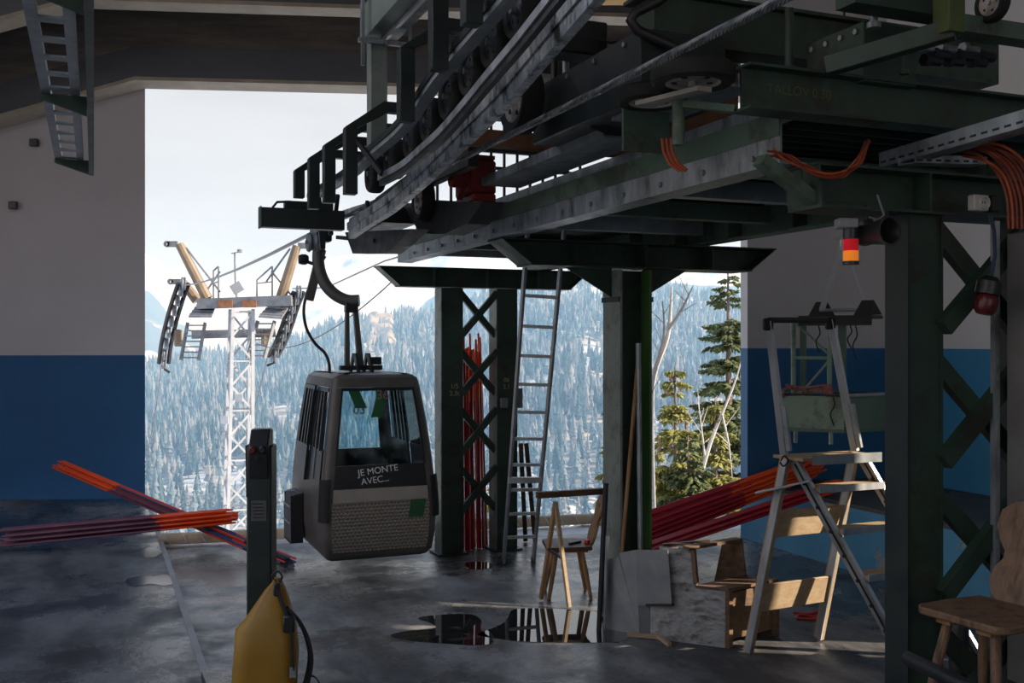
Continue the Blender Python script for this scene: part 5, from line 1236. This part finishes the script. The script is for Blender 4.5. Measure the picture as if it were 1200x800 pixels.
# sawhorse
sh = thing('sawhorse', 'narrow sawhorse with a dark top bar over the puddle', 'sawhorse', pz(650, 706, 0), 0)
a0 = py(629, 580, 9.0); 
b = MB(); b.bar(a0, a0 + N * 1.05, .055, .055); b.build('top_bar', M['wood_dark'], sh)
for off in (0.0, .84):
    ap = py(651, 586, 9.02) + N * off
    for ft in (pz(634, 703, 0), pz(667, 713, .0)):
        b = MB(); b.bar(ft + N * off + Vector((0, 0, .012)), ap + Vector((0, 0, -.015)), .042, .028, up=N); b.build('leg', M['wood'] if ft.y > 9 else M['wood_pale'], sh)
    b = MB(); b.bar(py(642, 643, 9.05) + N * off, py(660, 655, 8.93) + N * off, .02, .02); b.build('brace', M['black'], sh)
# ------------------------------------------------------------------ POLES LEANING ON THE MIDDLE COLUMN
for p, q, r, m, lb in ((pz(702, 739, .004), py(710, 566, 8.20), .022, 'black', 'black bar leaning on the pale edge of the middle column'),
                       (pz(708, 738, .004), py(712, 628, 8.12), .016, 'alu', 'thin bare metal rod beside the black bar at the middle column'),
                       (py(724, 706, 8.17), py(748, 418, 8.24), .016, 'wood', 'brown broomstick leaning in the middle column'),
                       (py(751, 706, 8.19), py(748, 402, 8.24), .022, 'galv', 'grey round tube leaning in the middle column')):
    b = MB(); b.tube([p, q], r, 10); tag(b.build('leaning_pole', M[m], origin=p), lb, 'pole')
# ------------------------------------------------------------------ FOLDED SHEET METAL AND WOODEN STEP BOX
sm = thing('sheet_metal_box', 'folded grey sheet metal cover leaning on the wooden step box', 'sheet metal', pz(748, 743, 0), 0)
A = pz(707, 736, .0); B = pz(750, 744, .0); At = py(706, 656, 8.22); Bt = py(745, 644, 8.07)
def plate(b, q, th):
    n = (q[1] - q[0]).cross(q[3] - q[0]).normalized(); b.prism(q, n * th)
b = MB(); plate(b, [A, B, Bt, py(726, 647.5, 8.14), py(725, 652, 8.15), At], .006); b.build('side_sheet', M['sheet'], sm)
C = py(788, 709, 7.80); Ct = py(783, 644, 7.82); Bm = py(748, 709, 8.02); b = MB(); plate(b, [Bm, C, Ct, Bt], .006); b.build('front_sheet', M['sheet'], sm)
b = MB(); plate(b, [B, py(764, 742, 8.0), py(761, 709, 8.0), Bm], .006); b.build('lower_sheet', M['sheet'], sm)
b = MB(); b.bar(py(758, 708.5, 7.95), py(788, 708.5, 7.795), .03, .02); b.build('edge_strip', M['cabin_dark'], sm)
sb = thing('step_box', 'upturned step box of whitewashed and brown boards, open in the middle', 'wooden steps', pz(850, 760, 0), 0)
s0 = pz(762, 748, 0); s1 = pz(850, 760, 0); dA = s1 - s0; dR = Vector((.46, .33, 0)); zt = .72; zl = .43
def sp(t, z, k=0): return s0 + dA * t + Vector((0, 0, z)) + dR * k
nA = Vector((-dA.y, dA.x, 0)).normalized()
b = MB(); b.prism([sp(0, .003), sp(1, .003), sp(1, zl), sp(.63, zl), sp(.56, zt), sp(.12, zt), sp(.10, .3), sp(0, .28)], nA * .022); b.build('side_panel', M['wood_grey'], sb, bevel=.003)
b = MB(); b.prism([sp(.05, .003, 1), sp(1, .003, 1), sp(1, zl, 1), sp(.63, zl, 1), sp(.56, zt, 1), sp(.30, zt, 1)], -nA * .022); b.build('side_panel', M['ply'], sb, bevel=.003)
b = MB(); b.prism([sp(1, .06, .06), sp(1, .06, .94), sp(1, zl - .02, .94), sp(1, zl - .02, .06)], -dA.normalized() * .02); b.build('riser_board', M['ply'], sb)
for (t, z0, z1, k0, k1, nm) in ((1.0, .003, zl, -.0, .07, 'corner_post'), (1.0, .003, zl, .93, 1.0, 'corner_post')):
    b = MB(); b.prism([sp(t, z0, k0), sp(t, z0, k1), sp(t, z1, k1), sp(t, z1, k0)], dA.normalized() * .03); b.build(nm, M['ply'], sb)
b = MB(); b.prism([sp(.60, zl, 0), sp(1.04, zl, 0), sp(1.04, zl, 1), sp(.60, zl, 1)], (0, 0, .022)); b.build('lower_tread', M['ply'], sb)
for t in (.50,):
    b = MB(); b.bar(sp(t, zt + .01, -.02), sp(t, zt + .01, 1.02), .075, .024); b.build('top_rail', M['ply'], sb)
b = MB(); b.bar(sp(.60, zl + .03, .03), sp(.56, zt - .005, .03), .05, .03); b.build('stile', M['wood_brown'], sb)
b = MB(); b.bar(sp(.60, zl + .03, .93), sp(.56, zt - .005, .93), .03, .06); b.build('stile', M['ply'], sb)
b = MB(); b.prism([sp(.12, .003, .03), sp(.12, zt - .02, .03), sp(.12, zt - .02, .32), sp(.12, .003, .32)], dA.normalized() * .02); b.build('back_board', M['ply'], sb)
b = MB(); b.bar(sp(.14, zt + .012, .05), sp(.45, zt + .03, .5), .03, .015); b.bar(sp(.2, zt + .02, .1), sp(.5, zt + .012, .25), .05, .012); tag(b.build('wood_offcut', M['wood_dark'], origin=sp(.3, zt, .2)), 'splintered dark offcuts lying on the step box', 'wood')
for k, (p, q) in enumerate(((py(735, 747, 7.95), py(775, 751, 7.9)), (py(770, 745, 7.92), py(785, 756, 7.7)))):
    p.z = max(p.z, .03); q.z = max(q.z, .02); b = MB(); b.bar(p, q, .03, .03); tag(b.build('wood_scrap', M['wood_pale'], origin=p), ('long pale wood scrap under the sheet metal', 'short pale wood scrap at the corner of the step box')[k], 'wood')
# ------------------------------------------------------------------ STEP LADDER
sl_ = thing('step_ladder', 'tall stepladder of aluminium with pale wooden boards, green basket behind', 'stepladder', Vector((2.4, 7.5, 0)), 0)
FA = pz(877, 766, .0); w_ = Vector((.62, .34, 0)); FB = FA + w_; cc = Vector((1.02, -.46, 0)); FC = FA + cc; FD = FB + cc
TA = py(921, 538, 7.46); TB_ = py(1001, 534, 7.74)
TC, TD = TA + Vector((.05, -.02, .0)), TB_ + Vector((.05, -.02, 0))
for f, t in ((FA, TA), (FB, TB_)):
    b = MB(); b.bar(f + Vector((0, 0, .02)), t + Vector((0, 0, .03)), .075, .035, up=w_); b.build('rear_leg', M['wood_pale'], sl_)
    b = MB(); b.bar(f + Vector((-.012, -.022, .02)), t + Vector((-.012, -.022, .03)), .06, .012, up=w_); b.build('leg_rail', M['alu'], sl_)
for f, t in ((FC, TC), (FD, TD)):
    b = MB(); b.bar(f + Vector((0, 0, .015)), t, .085, .03, up=w_); st = b.build('stringer', M['alu'], sl_)
    b = MB(); b.bar(f.lerp(t, .02) - w_.normalized() * .016 + Vector((0, -.01, .0)), f.lerp(t, .98) - w_.normalized() * .016 + Vector((0, -.01, 0)), .012, .004, up=w_); b.build('groove', M['black'], st)
    for k in range(8):
        q = f.lerp(t, .08 + .115 * k) - w_.normalized() * .018; b = MB(); b.lathe([(0, -.01), (.014, -.01), (.014, .006), (0, .006)], q, w_, 8); b.build('bolt', M['black'], st)
    b = MB(); b.box(f + Vector((0, 0, .02)), (.10, .05, .04)); b.build('rubber_foot', M['rubber'], sl_)
wd = w_.normalized(); cd = Vector((wd.y, -wd.x, 0))
for zs_ in (.33, .64, .95, 1.24):
    t_ = zs_ / TA.z; q0, q1 = FC.lerp(TC, t_), FD.lerp(TD, t_)
    b = MB(); b.bar(q0 + wd * .02 - cd * .0, q1 - wd * .02, .15, .035); b.build('step', M['wood_pale'], sl_, bevel=.004)
    b = MB(); b.bar(q0 + wd * .02 + cd * .08, q1 - wd * .02 + cd * .08, .012, .05); b.build('step_edge', M['alu'], sl_)
for z in (.87, .32):                                          # wide boards between the rear legs
    t_ = z / TA.z; q0, q1 = FA.lerp(TA, t_), FB.lerp(TB_, t_); t2 = (z + .20) / TA.z; q2, q3 = FA.lerp(TA, t2), FB.lerp(TB_, t2)
    n = (q1 - q0).cross(q2 - q0).normalized(); o_ = n * .004; b = MB(); b.prism([q0 + o_, q1 + o_, q3 + o_, q2 + o_], n * .02); b.build('rear_board', M['wood_pale'], sl_, bevel=.003)
b = MB(); pl = [TA - wd * .03 + cd * .20, TB_ + wd * .06 + cd * .20, TB_ + wd * .06 - cd * .10, TA - wd * .03 - cd * .10]
b.prism([p + Vector((0, 0, .005)) for p in pl], (0, 0, .022)); b.build('top_step', M['wood_pale'], sl_)
b = MB(); b.bar(TA + wd * .06 + cd * .205 + Vector((0, 0, .01)), TB_ + wd * .06 + cd * .205 + Vector((0, 0, .01)), .012, .07); b.build('step_plate', M['galv_plain'], sl_)
dk_ = mat('dark red lettering', (.16, .03, .02), (.2, .04, .03), 9, .7)
tx = text('warning_line', 'Tritt bei der Fachleiter Stand gesichert', .031, sl_, dk_, (TA + wd * .41 + cd * .213 + Vector((0, 0, .012))), wd, Zv, label='dark red small print', ext=.0008)
for (x0, y0, x1, y1, Y, nm) in ((919, 532, 901, 376, 7.42, 'upright'), (1002, 528, 973, 374, 7.70, 'upright')):
    b = MB(); b.bar(py(x0, y0, Y), py(x1, y1, Y), .06, .03, up=w_); b.build(nm, M['alu'], sl_)
    b = MB(); b.bar(py(x0 + 4, y0 - 4, Y - .03), py(x0 + 4 + (x1 - x0) * .33, y0 - 4 + (y1 - y0) * .33, Y - .03), .07, .02, up=w_); b.build('sleeve', M['galv_plain'], sl_)
b = MB(); b.tube([py(900, 379, 7.42), py(901, 375, 7.42), py(972, 375, 7.70), py(974, 378, 7.70)], .022, 10); b.build('hand_rail', M['black'], sl_)
b = MB(); b.box(py(900, 380, 7.42), (.07, .06, .09)); b.box(py(973, 379, 7.70), (.07, .06, .09)); b.build('rail_cap', M['rubber'], sl_, bevel=.01)
b = MB(); b.bar(py(886, 577, 7.50), py(950, 563, 7.30), .06, .012, up=Zv); b.build('spreader', M['galv_plain'], sl_)
b = MB(); b.tube(smooth_pts([py(915, 540, 7.36), py(919, 534, 7.34), py(924, 540, 7.36), py(918, 546, 7.36), py(914, 541, 7.36)]), .006, 6); b.build('tie_wire', M['black'], sl_)
# ------------------------------------------------------------------ HANGING GREEN BASKET
bk = thing('hanging_work_basket', 'pale green work basket hanging by a sling above the raised platform', 'basket', py(965, 480, 9.3), 0)
M['pale_green'] = mat('faded green paint', (.26, .38, .30), (.32, .45, .36), 4, .55, c3=(.18, .22, .18), s3=3)
M['mid_green'] = mat('green basket paint', (.10, .17, .13), (.14, .22, .17), 4, .5)
Yb = 9.3; g0 = py(914, 463, Yb); g1 = py(989, 465, Yb - .25); xd = (g1 - g0); xd.z = 0; L_ = xd.length; xd.normalize(); yd = Vector((-xd.y, xd.x, 0)); H_ = .29; dd = .62
gz = g0.z
def gp(a, c, z): return Vector((g0.x, g0.y, gz)) + xd * a + yd * c + Vector((0, 0, z))
b = MB(); b.prism([gp(0, 0, 0), gp(L_, 0, 0), gp(L_, 0, -H_), gp(.0, 0, -H_)], yd * .02); b.build('front_panel', M['pale_green'], bk)
ln = .95
b = MB(); b.prism([gp(L_ + .0, .021, 0), gp(L_ + .42, .5, 0), gp(L_ + .42, .5, -H_), gp(L_, .021, -H_)], -xd * .02); b.build('side_panel', M['mid_green'], bk)
b = MB(); b.prism([gp(0, .021, 0), gp(.35, .55, 0), gp(.35, .55, -H_), gp(0, .021, -H_)], xd * .02); b.build('side_panel', M['mid_green'], bk)
b = MB(); b.prism([gp(.35, .551, .0), gp(L_ + .42, .551, 0), gp(L_ + .42, .551, -H_), gp(.35, .551, -H_)], yd * .02); b.build('rear_panel', M['mid_green'], bk)
b = MB(); b.prism([gp(.0, .0, -H_ - .001), gp(L_, .0, -H_ - .001), gp(L_ + .42, .57, -H_ - .001), gp(.35, .57, -H_ - .001)], (0, 0, -.03)); b.build('bottom', M['mid_green'], bk)
b = MB(); b.tube([gp(-.01, -.01, .01), gp(L_ + .01, -.01, .01), gp(L_ + .45, .57, .01), gp(.35, .58, .01)], .018, 8, closed=True); b.build('rim', M['galv_plain'], bk)
for a in (.13, .44):
    b = MB(); b.box(gp(a, .05, -H_ - .08), (.03, .03, .12)); b.build('foot', M['pale_green'], bk)
mT = .87 * 1.0
m0, m1 = gp(.10, .10, 0), gp(.42, .10, 0); zt_ = py(0, 374, Yb).z - gz
for a in (.10, .42):
    b = MB(); b.cyl(gp(a, .10, -.2), gp(a, .10, zt_), .021, 10); b.build('mast', M['pale_green'], bk)
b = MB(); b.bar(gp(.15, .30, -.2), gp(.15, .30, zt_), .06, .05, up=xd); b.bar(gp(.50, .30, -.2), gp(.50, .30, zt_), .10, .06, up=xd); b.build('rear_mast', M['mid_green'], bk)
b = MB(); b.cyl(gp(.10, .10, .34), gp(.42, .10, .34), .016, 8); b.cyl(gp(.11, .09, zt_ - .02), gp(.42, .09, .37), .012, 8); b.cyl(gp(.42, .09, .32), gp(.16, .09, -.0), .012, 8); b.build('brace', M['pale_green'], bk)
b = MB(); b.prism([gp(.16, .02, zt_), gp(.80, -.06, zt_), gp(.86, .22, zt_), gp(.22, .30, zt_)], (0, 0, .03)); b.prism([gp(.16, .02, zt_), gp(.80, -.06, zt_), gp(.80, -.06, zt_ - .06), gp(.16, .02, zt_ - .06)], yd * .02); b.build('yoke', M['black'], bk)
for a, c in ((.33, .22), (.76, .0)):
    b = MB(); b.prism([gp(a - .12, c, zt_ + .031), gp(a + .12, c - .015, zt_ + .031), gp(a + .05, c - .008, zt_ + .16), gp(a - .05, c - .002, zt_ + .16)], yd * .02); b.cyl(gp(a, c - .02, zt_ + .09), gp(a, c + .03, zt_ + .09), .022, 10); b.build('lug', M['black'], bk)
ze = py(0, 291, Yb).z - gz; eye = gp(.545, .11, ze)
for a in (.35, .74):
    b = MB(); b.bar(gp(a, .11, zt_ + .08), eye + xd * (.02 if a > .5 else -.02), .05 if a < .5 else .02, .012, up=yd); b.build('sling_bar', M['zinc'], bk)
b = MB(); b.cyl(gp(.33, .12, zt_ + .08), gp(.76, .08, zt_ + .08), .016, 10); b.build('cross_pin', M['alu'], bk)
b = MB(); b.box(eye + Vector((0, 0, .03)), (.06, .04, .13)); b.cyl(eye + xd * -.09 + Vector((0, 0, .08)), eye + xd * .06 + Vector((0, 0, .08)), .016, 10); b.build('eye_block', M['zinc'], bk)
b = MB(); b.bar(eye + Vector((0, 0, .10)), Vector((eye.x, eye.y, 7.36)), .016, .016); b.build('suspension_rod', M['black'], bk)
M['red_rope'] = mat('red striped rope', (.30, .05, .045), (.5, .28, .25), 30, .8)
b = MB(); b.tube(smooth_pts([gp(.03, -.02, -.02), gp(.05, -.03, .06), gp(.12, .07, .06), gp(.2, .07, .03), gp(.34, .07, .06), gp(.42, .07, .03)]), .014, 7); b.tube(smooth_pts([gp(.04, .05, .09), gp(.2, .05, .07), gp(.4, .06, .10)]), .012, 7); b.lathe([(0, -.02), (.05, .0), (.04, .06), (.03, .10), (0, .11)], gp(.43, .04, -.0), (-.3, 0, 1), 10); b.build('rope', M['red_rope'], bk)
for a, c, zz0, l_ in ((.34, .0, zt_ - .06, .24), (.62, -.06, zt_ - .06, .20), (.665, -.06, zt_ - .06, .3), (.47, -.03, .0, .26)):
    b = MB(); b.tube(smooth_pts([gp(a, c, zz0), gp(a + .015, c - .01, zz0 - l_ * .3), gp(a - .02, c - .01, zz0 - l_ * .6), gp(a + .01, c, zz0 - l_)]), .006, 6); b.build('lashing', M['strap'], bk)
# red strap on the floor
b = MB(); pts = [pz(x, y, .012) for x, y in ((930, 717), (945, 719), (960, 716), (970, 720), (955, 722), (938, 720), (934, 724), (950, 725), (966, 723))]
b.tube(smooth_pts(pts), .011, 6); tag(b.build('red_rope', M['pole_red'], origin=pts[0]), 'orange red rope lying on the floor behind the stepladder', 'rope')
# ------------------------------------------------------------------ CONTROL PEDESTAL AND BAG
PB = Vector((-1.19, 4.86, .672)); pd = thing('control_pedestal', 'dark control pedestal with two buttons and a key switch', 'control pedestal', PB, R(3)); PS_ = .9
def l5(b, n, m, par=pd, **k):
    b.v = [Vector((p.x * PS_, p.y, p.z)) for p in b.v]; return b.build(n, m, par, loc=True, **k)
b = MB(); b.prism([(-.070, .06, .004), (.070, .06, .004), (.064, -.06, .004), (-.064, -.06, .004)], (0, 0, 1.135)); l5(b, 'column', M['blackgreen'], bevel=.008)
b = MB(); b.box((0, 0, .006), (.22, .20, .012)); l5(b, 'base_plate', M['blackgreen'])
b = MB(); pr_ = [(-.062, .98), (-.085, 1.10), (-.085, 1.14), (-.03, 1.215), (.05, 1.215), (.05, .98)]
b.prism([Vector((-.048, y, z)) for y, z in pr_], (.10, 0, 0)); hd = l5(b, 'control_head', M['cabin_dark'], bevel=.006)
nrm = Vector((0, -.075, -.055)).normalized()
def hpt(x, t): return Vector((x, -.0855, 1.10 + .04 * t))
for x, m in ((-.026, mat('dull red button', (.10, .015, .012), (.13, .02, .015), 5, .4)), (.026, M['black'])):
    b = MB(); b.lathe([(0, 0), (.020, 0), (.020, .012), (.012, .02), (0, .02)], (x, -.0855, 1.122), (0, -1, 0), 18); l5(b, 'push_button', m, hd)
b = MB(); b.lathe([(0, 0), (.016, 0), (.016, .006), (.006, .008), (0, .008)], (0, -.0805, 1.082), (0, -1, -.1), 14); b.box((0, -.09, 1.082), (.005, .02, .018)); l5(b, 'key_switch', M['black'], hd)
b = MB(); b.box((0, -.0625, .835), (.078, .003, .095)); lbp = l5(b, 'label_plate', mat('grey notice', (.085, .085, .09), (.11, .11, .115), 5, .5), label='grey notice plate')
for k in range(5):
    b = MB(); b.box((0 if k else -.006, -.0645, .868 - k * .016), (.060 - .008 * (k % 2), .001, .005)); l5(b, 'text_line', M['cabin_dark'], lbp)
b = MB(); b.prism([(-.074, .055, .9), (-.072, .055, 1.14), (-.072, -.05, 1.14), (-.066, -.06, .95), (-.066, -.06, .9)], (.012, 0, 0)); l5(b, 'cheek_plate', M['blackgreen'])
BG = Vector((-1.12, 4.66, .672)); bag = thing('dry_bag', 'mustard yellow roll top dry bag with black straps in front of the pedestal', 'bag', BG, R(6))
secs = [(.0, .0, .128, .11, 0), (.012, .0, .140, .12, 0), (.10, .0, .144, .125, 0), (.22, .002, .142, .12, 0), (.33, .004, .132, .105, 0), (.41, .012, .108, .075, .006), (.46, .026, .078, .05, .012), (.50, .040, .046, .032, .02), (.53, .048, .024, .022, .02), (.55, .05, .016, .016, .02)]
b = MB(); rings = []
for z, cx_, a, c, cy in secs:
    rg = []
    for k in range(40):
        t = 2 * math.pi * k / 40; e = .62
        x = math.copysign(abs(math.cos(t)) ** e, math.cos(t)) * a; y = math.copysign(abs(math.sin(t)) ** e, math.sin(t)) * c
        f = 1 + .05 * noise.noise(Vector((x * 9, y * 9, z * 7))) * (1 if z > .01 else 0) + .035 * math.sin(7 * t + z * 9) * max(0, (z - .25) / .3)
        rg.append(Vector((cx_ + x * f, cy + y * f, z + (.06 * (x / .14) if z > .38 else 0) * (-1 if x < 0 else .3) * (-1) * (1 if z < .5 else .3))))
    rings.append(rg)
n = 40; vs = [p for r_ in rings for p in r_]; fs = []
for i in range(len(rings) - 1):
    for k in range(n): l = (k + 1) % n; fs.append((i * n + k, i * n + l, (i + 1) * n + l, (i + 1) * n + k))
fs.append(tuple(range(n - 1, -1, -1))); fs.append(tuple((len(rings) - 1) * n + k for k in range(n))); b.add(vs, fs)
def l6(b, nm, m, **k): return b.build(nm, m, bag, loc=True, **k)
bo = l6(b, 'body', M['bag'], smooth=60)
def strap(pts, w, th, nm='strap', m=None):
    P = smooth_pts([Vector(p) for p in pts], 6); b = MB(); rg = []
    for i, p in enumerate(P):
        t = (P[min(i + 1, len(P) - 1)] - P[max(i - 1, 0)]).normalized(); s = Vector((.35, -1, 0)).normalized(); s = (s - t * s.dot(t)).normalized(); o_ = t.cross(s)
        rg.append([p + s * w / 2 + o_ * th / 2, p - s * w / 2 + o_ * th / 2, p - s * w / 2 - o_ * th / 2, p + s * w / 2 - o_ * th / 2])
    vs = [q for r_ in rg for q in r_]; fs = [(0, 1, 2, 3)]
    for i in range(len(rg) - 1):
        for k in range(4): l = (k + 1) % 4; fs.append((i * 4 + k, i * 4 + l, i * 4 + 4 + l, i * 4 + 4 + k))
    e = len(rg) * 4 - 4; fs.append((e + 3, e + 2, e + 1, e)); b.add(vs, fs); return l6(b, nm, m or M['strap'])
strap([(.05, -.03, .52), (.075, -.06, .46), (.10, -.085, .40), (.115, -.10, .36)], .045, .012)
strap([(.10, -.06, .43), (.145, -.055, .38), (.185, -.05, .30), (.205, -.05, .20), (.19, -.055, .10), (.165, -.06, .03)], .055, .014, 'shoulder_strap')
strap([(.115, -.105, .40), (.125, -.12, .33), (.13, -.125, .25), (.135, -.125, .17)], .026, .006)
strap([(.19, -.05, .12), (.225, -.05, .11), (.245, -.05, .07), (.235, -.05, .02), (.17, -.05, .012)], .02, .006)
strap([(.05, -.02, .54), (.03, -.02, .565), (.055, -.02, .585), (.075, -.02, .56), (.06, -.02, .535)], .02, .006, 'top_loop')
b = MB(); b.box((.115, -.112, .37), (.05, .025, .075)); l6(b, 'buckle', M['cabin_dark'], bevel=.006)
b = MB(); b.box((.055, -.045, .51), (.03, .03, .06)); l6(b, 'buckle', M['cabin_dark'], bevel=.006)
b = MB(); b.box((.134, -.13, .16), (.028, .006, .045)); l6(b, 'strap_end', M['plastic_grey'])
b = MB()
for x, z, r_ in ((.055, .075, .024), (.085, .06, .02), (.07, .045, .02), (.09, .085, .014), (.045, .05, .014)): b.lathe([(0, -.006), (r_, -.006), (r_, .004), (0, .004)], (x, -.124, z), (0, -1, 0), 12)
l6(b, 'printed_patch', M['strap'])
# ------------------------------------------------------------------ NEAR RIGHT CORNER: pipe end, bollard, hose
b = MB(); p, q = py(1062, 770, 4.15), py(1160, 818, 3.75); b.tube([p, p + (q - p) * .02, q], [.024, .030, .030], 18); tag(b.build('rail_pipe', M['black'], origin=p), 'glossy black rail pipe end in front of the dark worn chair', 'pipe')
b = MB(); b.lathe([(0, .002), (.068, .002), (.068, .36), (.062, .375), (.055, .375), (.055, .30), (0, .30)], pz(1131, 800, 0) + Vector((0, .1, 0)), Zv, 24); tag(b.build('bollard', M['blackgreen'], origin=pz(1131, 800, 0)), 'short dark tube standing on the floor behind the dark worn chair', 'bollard')
b = MB(); b.tube(smooth_pts([pz(1141, 803, .03), pz(1147, 795, .10), pz(1160, 792, .12), pz(1180, 793, .10), pz(1210, 800, .03)]), .02, 8); tag(b.build('hose', M['black_cable'], origin=pz(1160, 795, .1)), 'black hose looping from the short dark tube', 'hose')
# ------------------------------------------------------------------ TREES JUST OUTSIDE
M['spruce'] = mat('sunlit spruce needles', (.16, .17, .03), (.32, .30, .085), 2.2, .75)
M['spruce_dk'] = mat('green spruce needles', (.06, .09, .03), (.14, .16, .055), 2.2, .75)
M['bark'] = mat('spruce bark', (.16, .11, .08), (.3, .24, .19), 6, .9)
M['birch'] = mat('white birch bark', (.62, .58, .54), (.75, .72, .68), 5, .7, c3=(.2, .18, .16), s3=8, t3=(.6, .66))
M['cone'] = mat('brown spruce cone', (.30, .17, .09), (.42, .26, .15), 9, .7)
def spruce(label, base, h, r, seed, n_wh, dens, m, top=0.02, cones=0, zmin=0.0):
    rn = random.Random(seed); base = Vector(base); t = thing('spruce', label, 'tree', base, 0)
    b = MB(); b.tube([base, base + Vector((.03, 0, h * .5)), base + Vector((0, 0, h))], [h * .016, h * .011, .012], 8); b.build('trunk', M['bark'], t)
    bb = MB(); tips = []; vs = []; fs = []; stems = MB()
    for k in range(n_wh):
        z = zmin + (h - zmin) * (k + rn.random() * 1.1) / n_wh; f = 1 - (z - zmin) / (h - zmin)
        nb = 7 if f > .12 else 4
        for j in range(nb):
            z = min(h * .985, max(zmin, z + rn.uniform(-.5, .5) * h / n_wh))
            an = 2 * math.pi * (j + rn.random() * .7) / nb; Lb = r * (f ** .75) * rn.uniform(.45, 1.15) + .12
            dv = Vector((math.cos(an), math.sin(an), 0)); pts = []
            for i in range(6):
                s = i / 5; pts.append(base + Vector((0, 0, z)) + dv * (Lb * s) + Vector((0, 0, Lb * (.12 * s - .45 * s * s + .22 * s ** 3))))
            stems.tube(pts, [.02, .017, .013, .01, .007, .004], 4)
            tips.append(pts[-1])
            side = Vector((-dv.y, dv.x, 0)); nt_ = max(8, int(dens * 2.2 * Lb))
            for q in range(nt_):
                s = (q + rn.random()) / nt_; s = .12 + .88 * s; i = min(4, int(s * 5)); c = pts[i].lerp(pts[i + 1], s * 5 - i)
                for sg in (-1, 1):
                    tl = Lb * .26 * (1.15 - s) + .11; tl *= rn.uniform(.6, 1.2)
                    d_ = (side * sg * rn.uniform(.6, 1) + dv * rn.uniform(.35, .8) + Vector((0, 0, rn.uniform(-.9, .35)))).normalized()
                    w_ = .026 + .026 * rn.random(); x = d_.cross(Zv).normalized() * w_; y = x.cross(d_).normalized() * w_ * .8
                    o_ = len(vs); m_ = c + d_ * tl * .45
                    vs += [c, m_ + x, m_ - x * .5 + y, m_ - x * .5 - y, c + d_ * tl + Vector((0, 0, -tl * .15))]
                    fs += [(o_, o_ + 1, o_ + 2), (o_, o_ + 2, o_ + 3), (o_, o_ + 3, o_ + 1), (o_ + 4, o_ + 2, o_ + 1), (o_ + 4, o_ + 3, o_ + 2), (o_ + 4, o_ + 1, o_ + 3)]
    bb.add(vs, fs); stems.build('branches', M['bark'], t)['kind'] = 'stuff'; nd_ = bb.build('needles', m, t, smooth=0); nd_['kind'] = 'stuff'
    if cones:
        c0 = None
        hi = [p for p in tips if p.z > base.z + h * .30 and p.y < base.y + .3]
        for k in range(cones):
            p = rn.choice(hi); rr_ = .5 + .5 * rn.random(); p = base + Vector((0, 0, p.z - base.z)) + (p - base - Vector((0, 0, p.z - base.z))) * rr_ + Vector((0, 0, rn.uniform(-.06, .04)))
            if c0 is None:
                b = MB(); b.lathe([(0, -.15), (.018, -.135), (.03, -.09), (.03, -.04), (.02, -.008), (0, 0)], (0, 0, 0), Zv, 8); c0 = b.build('cone', M['cone'], t, loc=True); o = c0
            else: o = c0.copy(); COL.objects.link(o)
            o.location = p - base; s_ = rn.uniform(.8, 1.25); o.scale = (s_, s_, s_); o.rotation_euler = (rn.uniform(-.3, .3), rn.uniform(-.3, .3), 0)
    return t
def at(x, ytop, Y, h): p = py(x, ytop, Y); p.z -= h; return p
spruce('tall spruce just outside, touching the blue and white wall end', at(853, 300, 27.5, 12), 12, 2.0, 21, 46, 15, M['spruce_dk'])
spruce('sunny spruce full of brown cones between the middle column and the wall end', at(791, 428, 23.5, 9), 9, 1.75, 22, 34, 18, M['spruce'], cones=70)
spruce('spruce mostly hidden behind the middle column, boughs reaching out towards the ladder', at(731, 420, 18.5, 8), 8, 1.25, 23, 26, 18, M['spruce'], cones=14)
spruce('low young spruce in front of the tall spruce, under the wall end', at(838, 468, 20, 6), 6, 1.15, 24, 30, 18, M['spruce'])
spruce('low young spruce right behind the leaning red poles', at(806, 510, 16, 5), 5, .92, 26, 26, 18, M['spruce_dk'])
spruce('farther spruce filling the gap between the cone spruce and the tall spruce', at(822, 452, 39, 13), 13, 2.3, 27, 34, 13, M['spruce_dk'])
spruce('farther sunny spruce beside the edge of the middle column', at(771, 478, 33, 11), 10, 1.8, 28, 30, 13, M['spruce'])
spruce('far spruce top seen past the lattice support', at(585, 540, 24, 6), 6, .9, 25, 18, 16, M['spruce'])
def birch(label, pts, Y, r0, br, seed):
    rn = random.Random(seed); P = smooth_pts([py(x, y, Y) for x, y in pts], 4); t = thing('birch', label, 'tree', P[0], 0)
    b = MB(); n = len(P); b.tube(P, [r0 * (1 - .85 * i / (n - 1)) for i in range(n)], 7); b.build('trunk', M['birch'], t)
    for x0, y0, x1, y1, x2, y2 in br:
        q = smooth_pts([py(x0, y0, Y), py(x1, y1, Y - .2), py(x2, y2, Y - .3)], 4); b = MB(); b.tube(q, [r0 * .45 * (1 - .8 * i / (len(q) - 1)) for i in range(len(q))], 6)
        for k in range(5):
            c = q[2 + k % (len(q) - 3)]; b.tube([c, c + Vector((rn.uniform(-.3, .3), rn.uniform(-.2, .2), rn.uniform(.15, .5)))], [.008, .003], 4)
        b.build('branch', M['birch'], t)
birch('leaning bare white birch beside the middle column', [(765, 640), (763, 580), (762, 490), (766, 440), (782, 395), (786, 360), (787, 335)], 14.8, .075, [(768, 432, 778, 390, 776, 352), (784, 385, 800, 360, 812, 335), (763, 500, 764, 460, 762, 410)], 1)
birch('thin white birch stem slanting across the sunny spruces', [(800, 640), (812, 590), (832, 520), (848, 480), (862, 445), (872, 410)], 17.8, .05, [(826, 535, 822, 500, 818, 470), (846, 485, 854, 520, 858, 560)], 2)
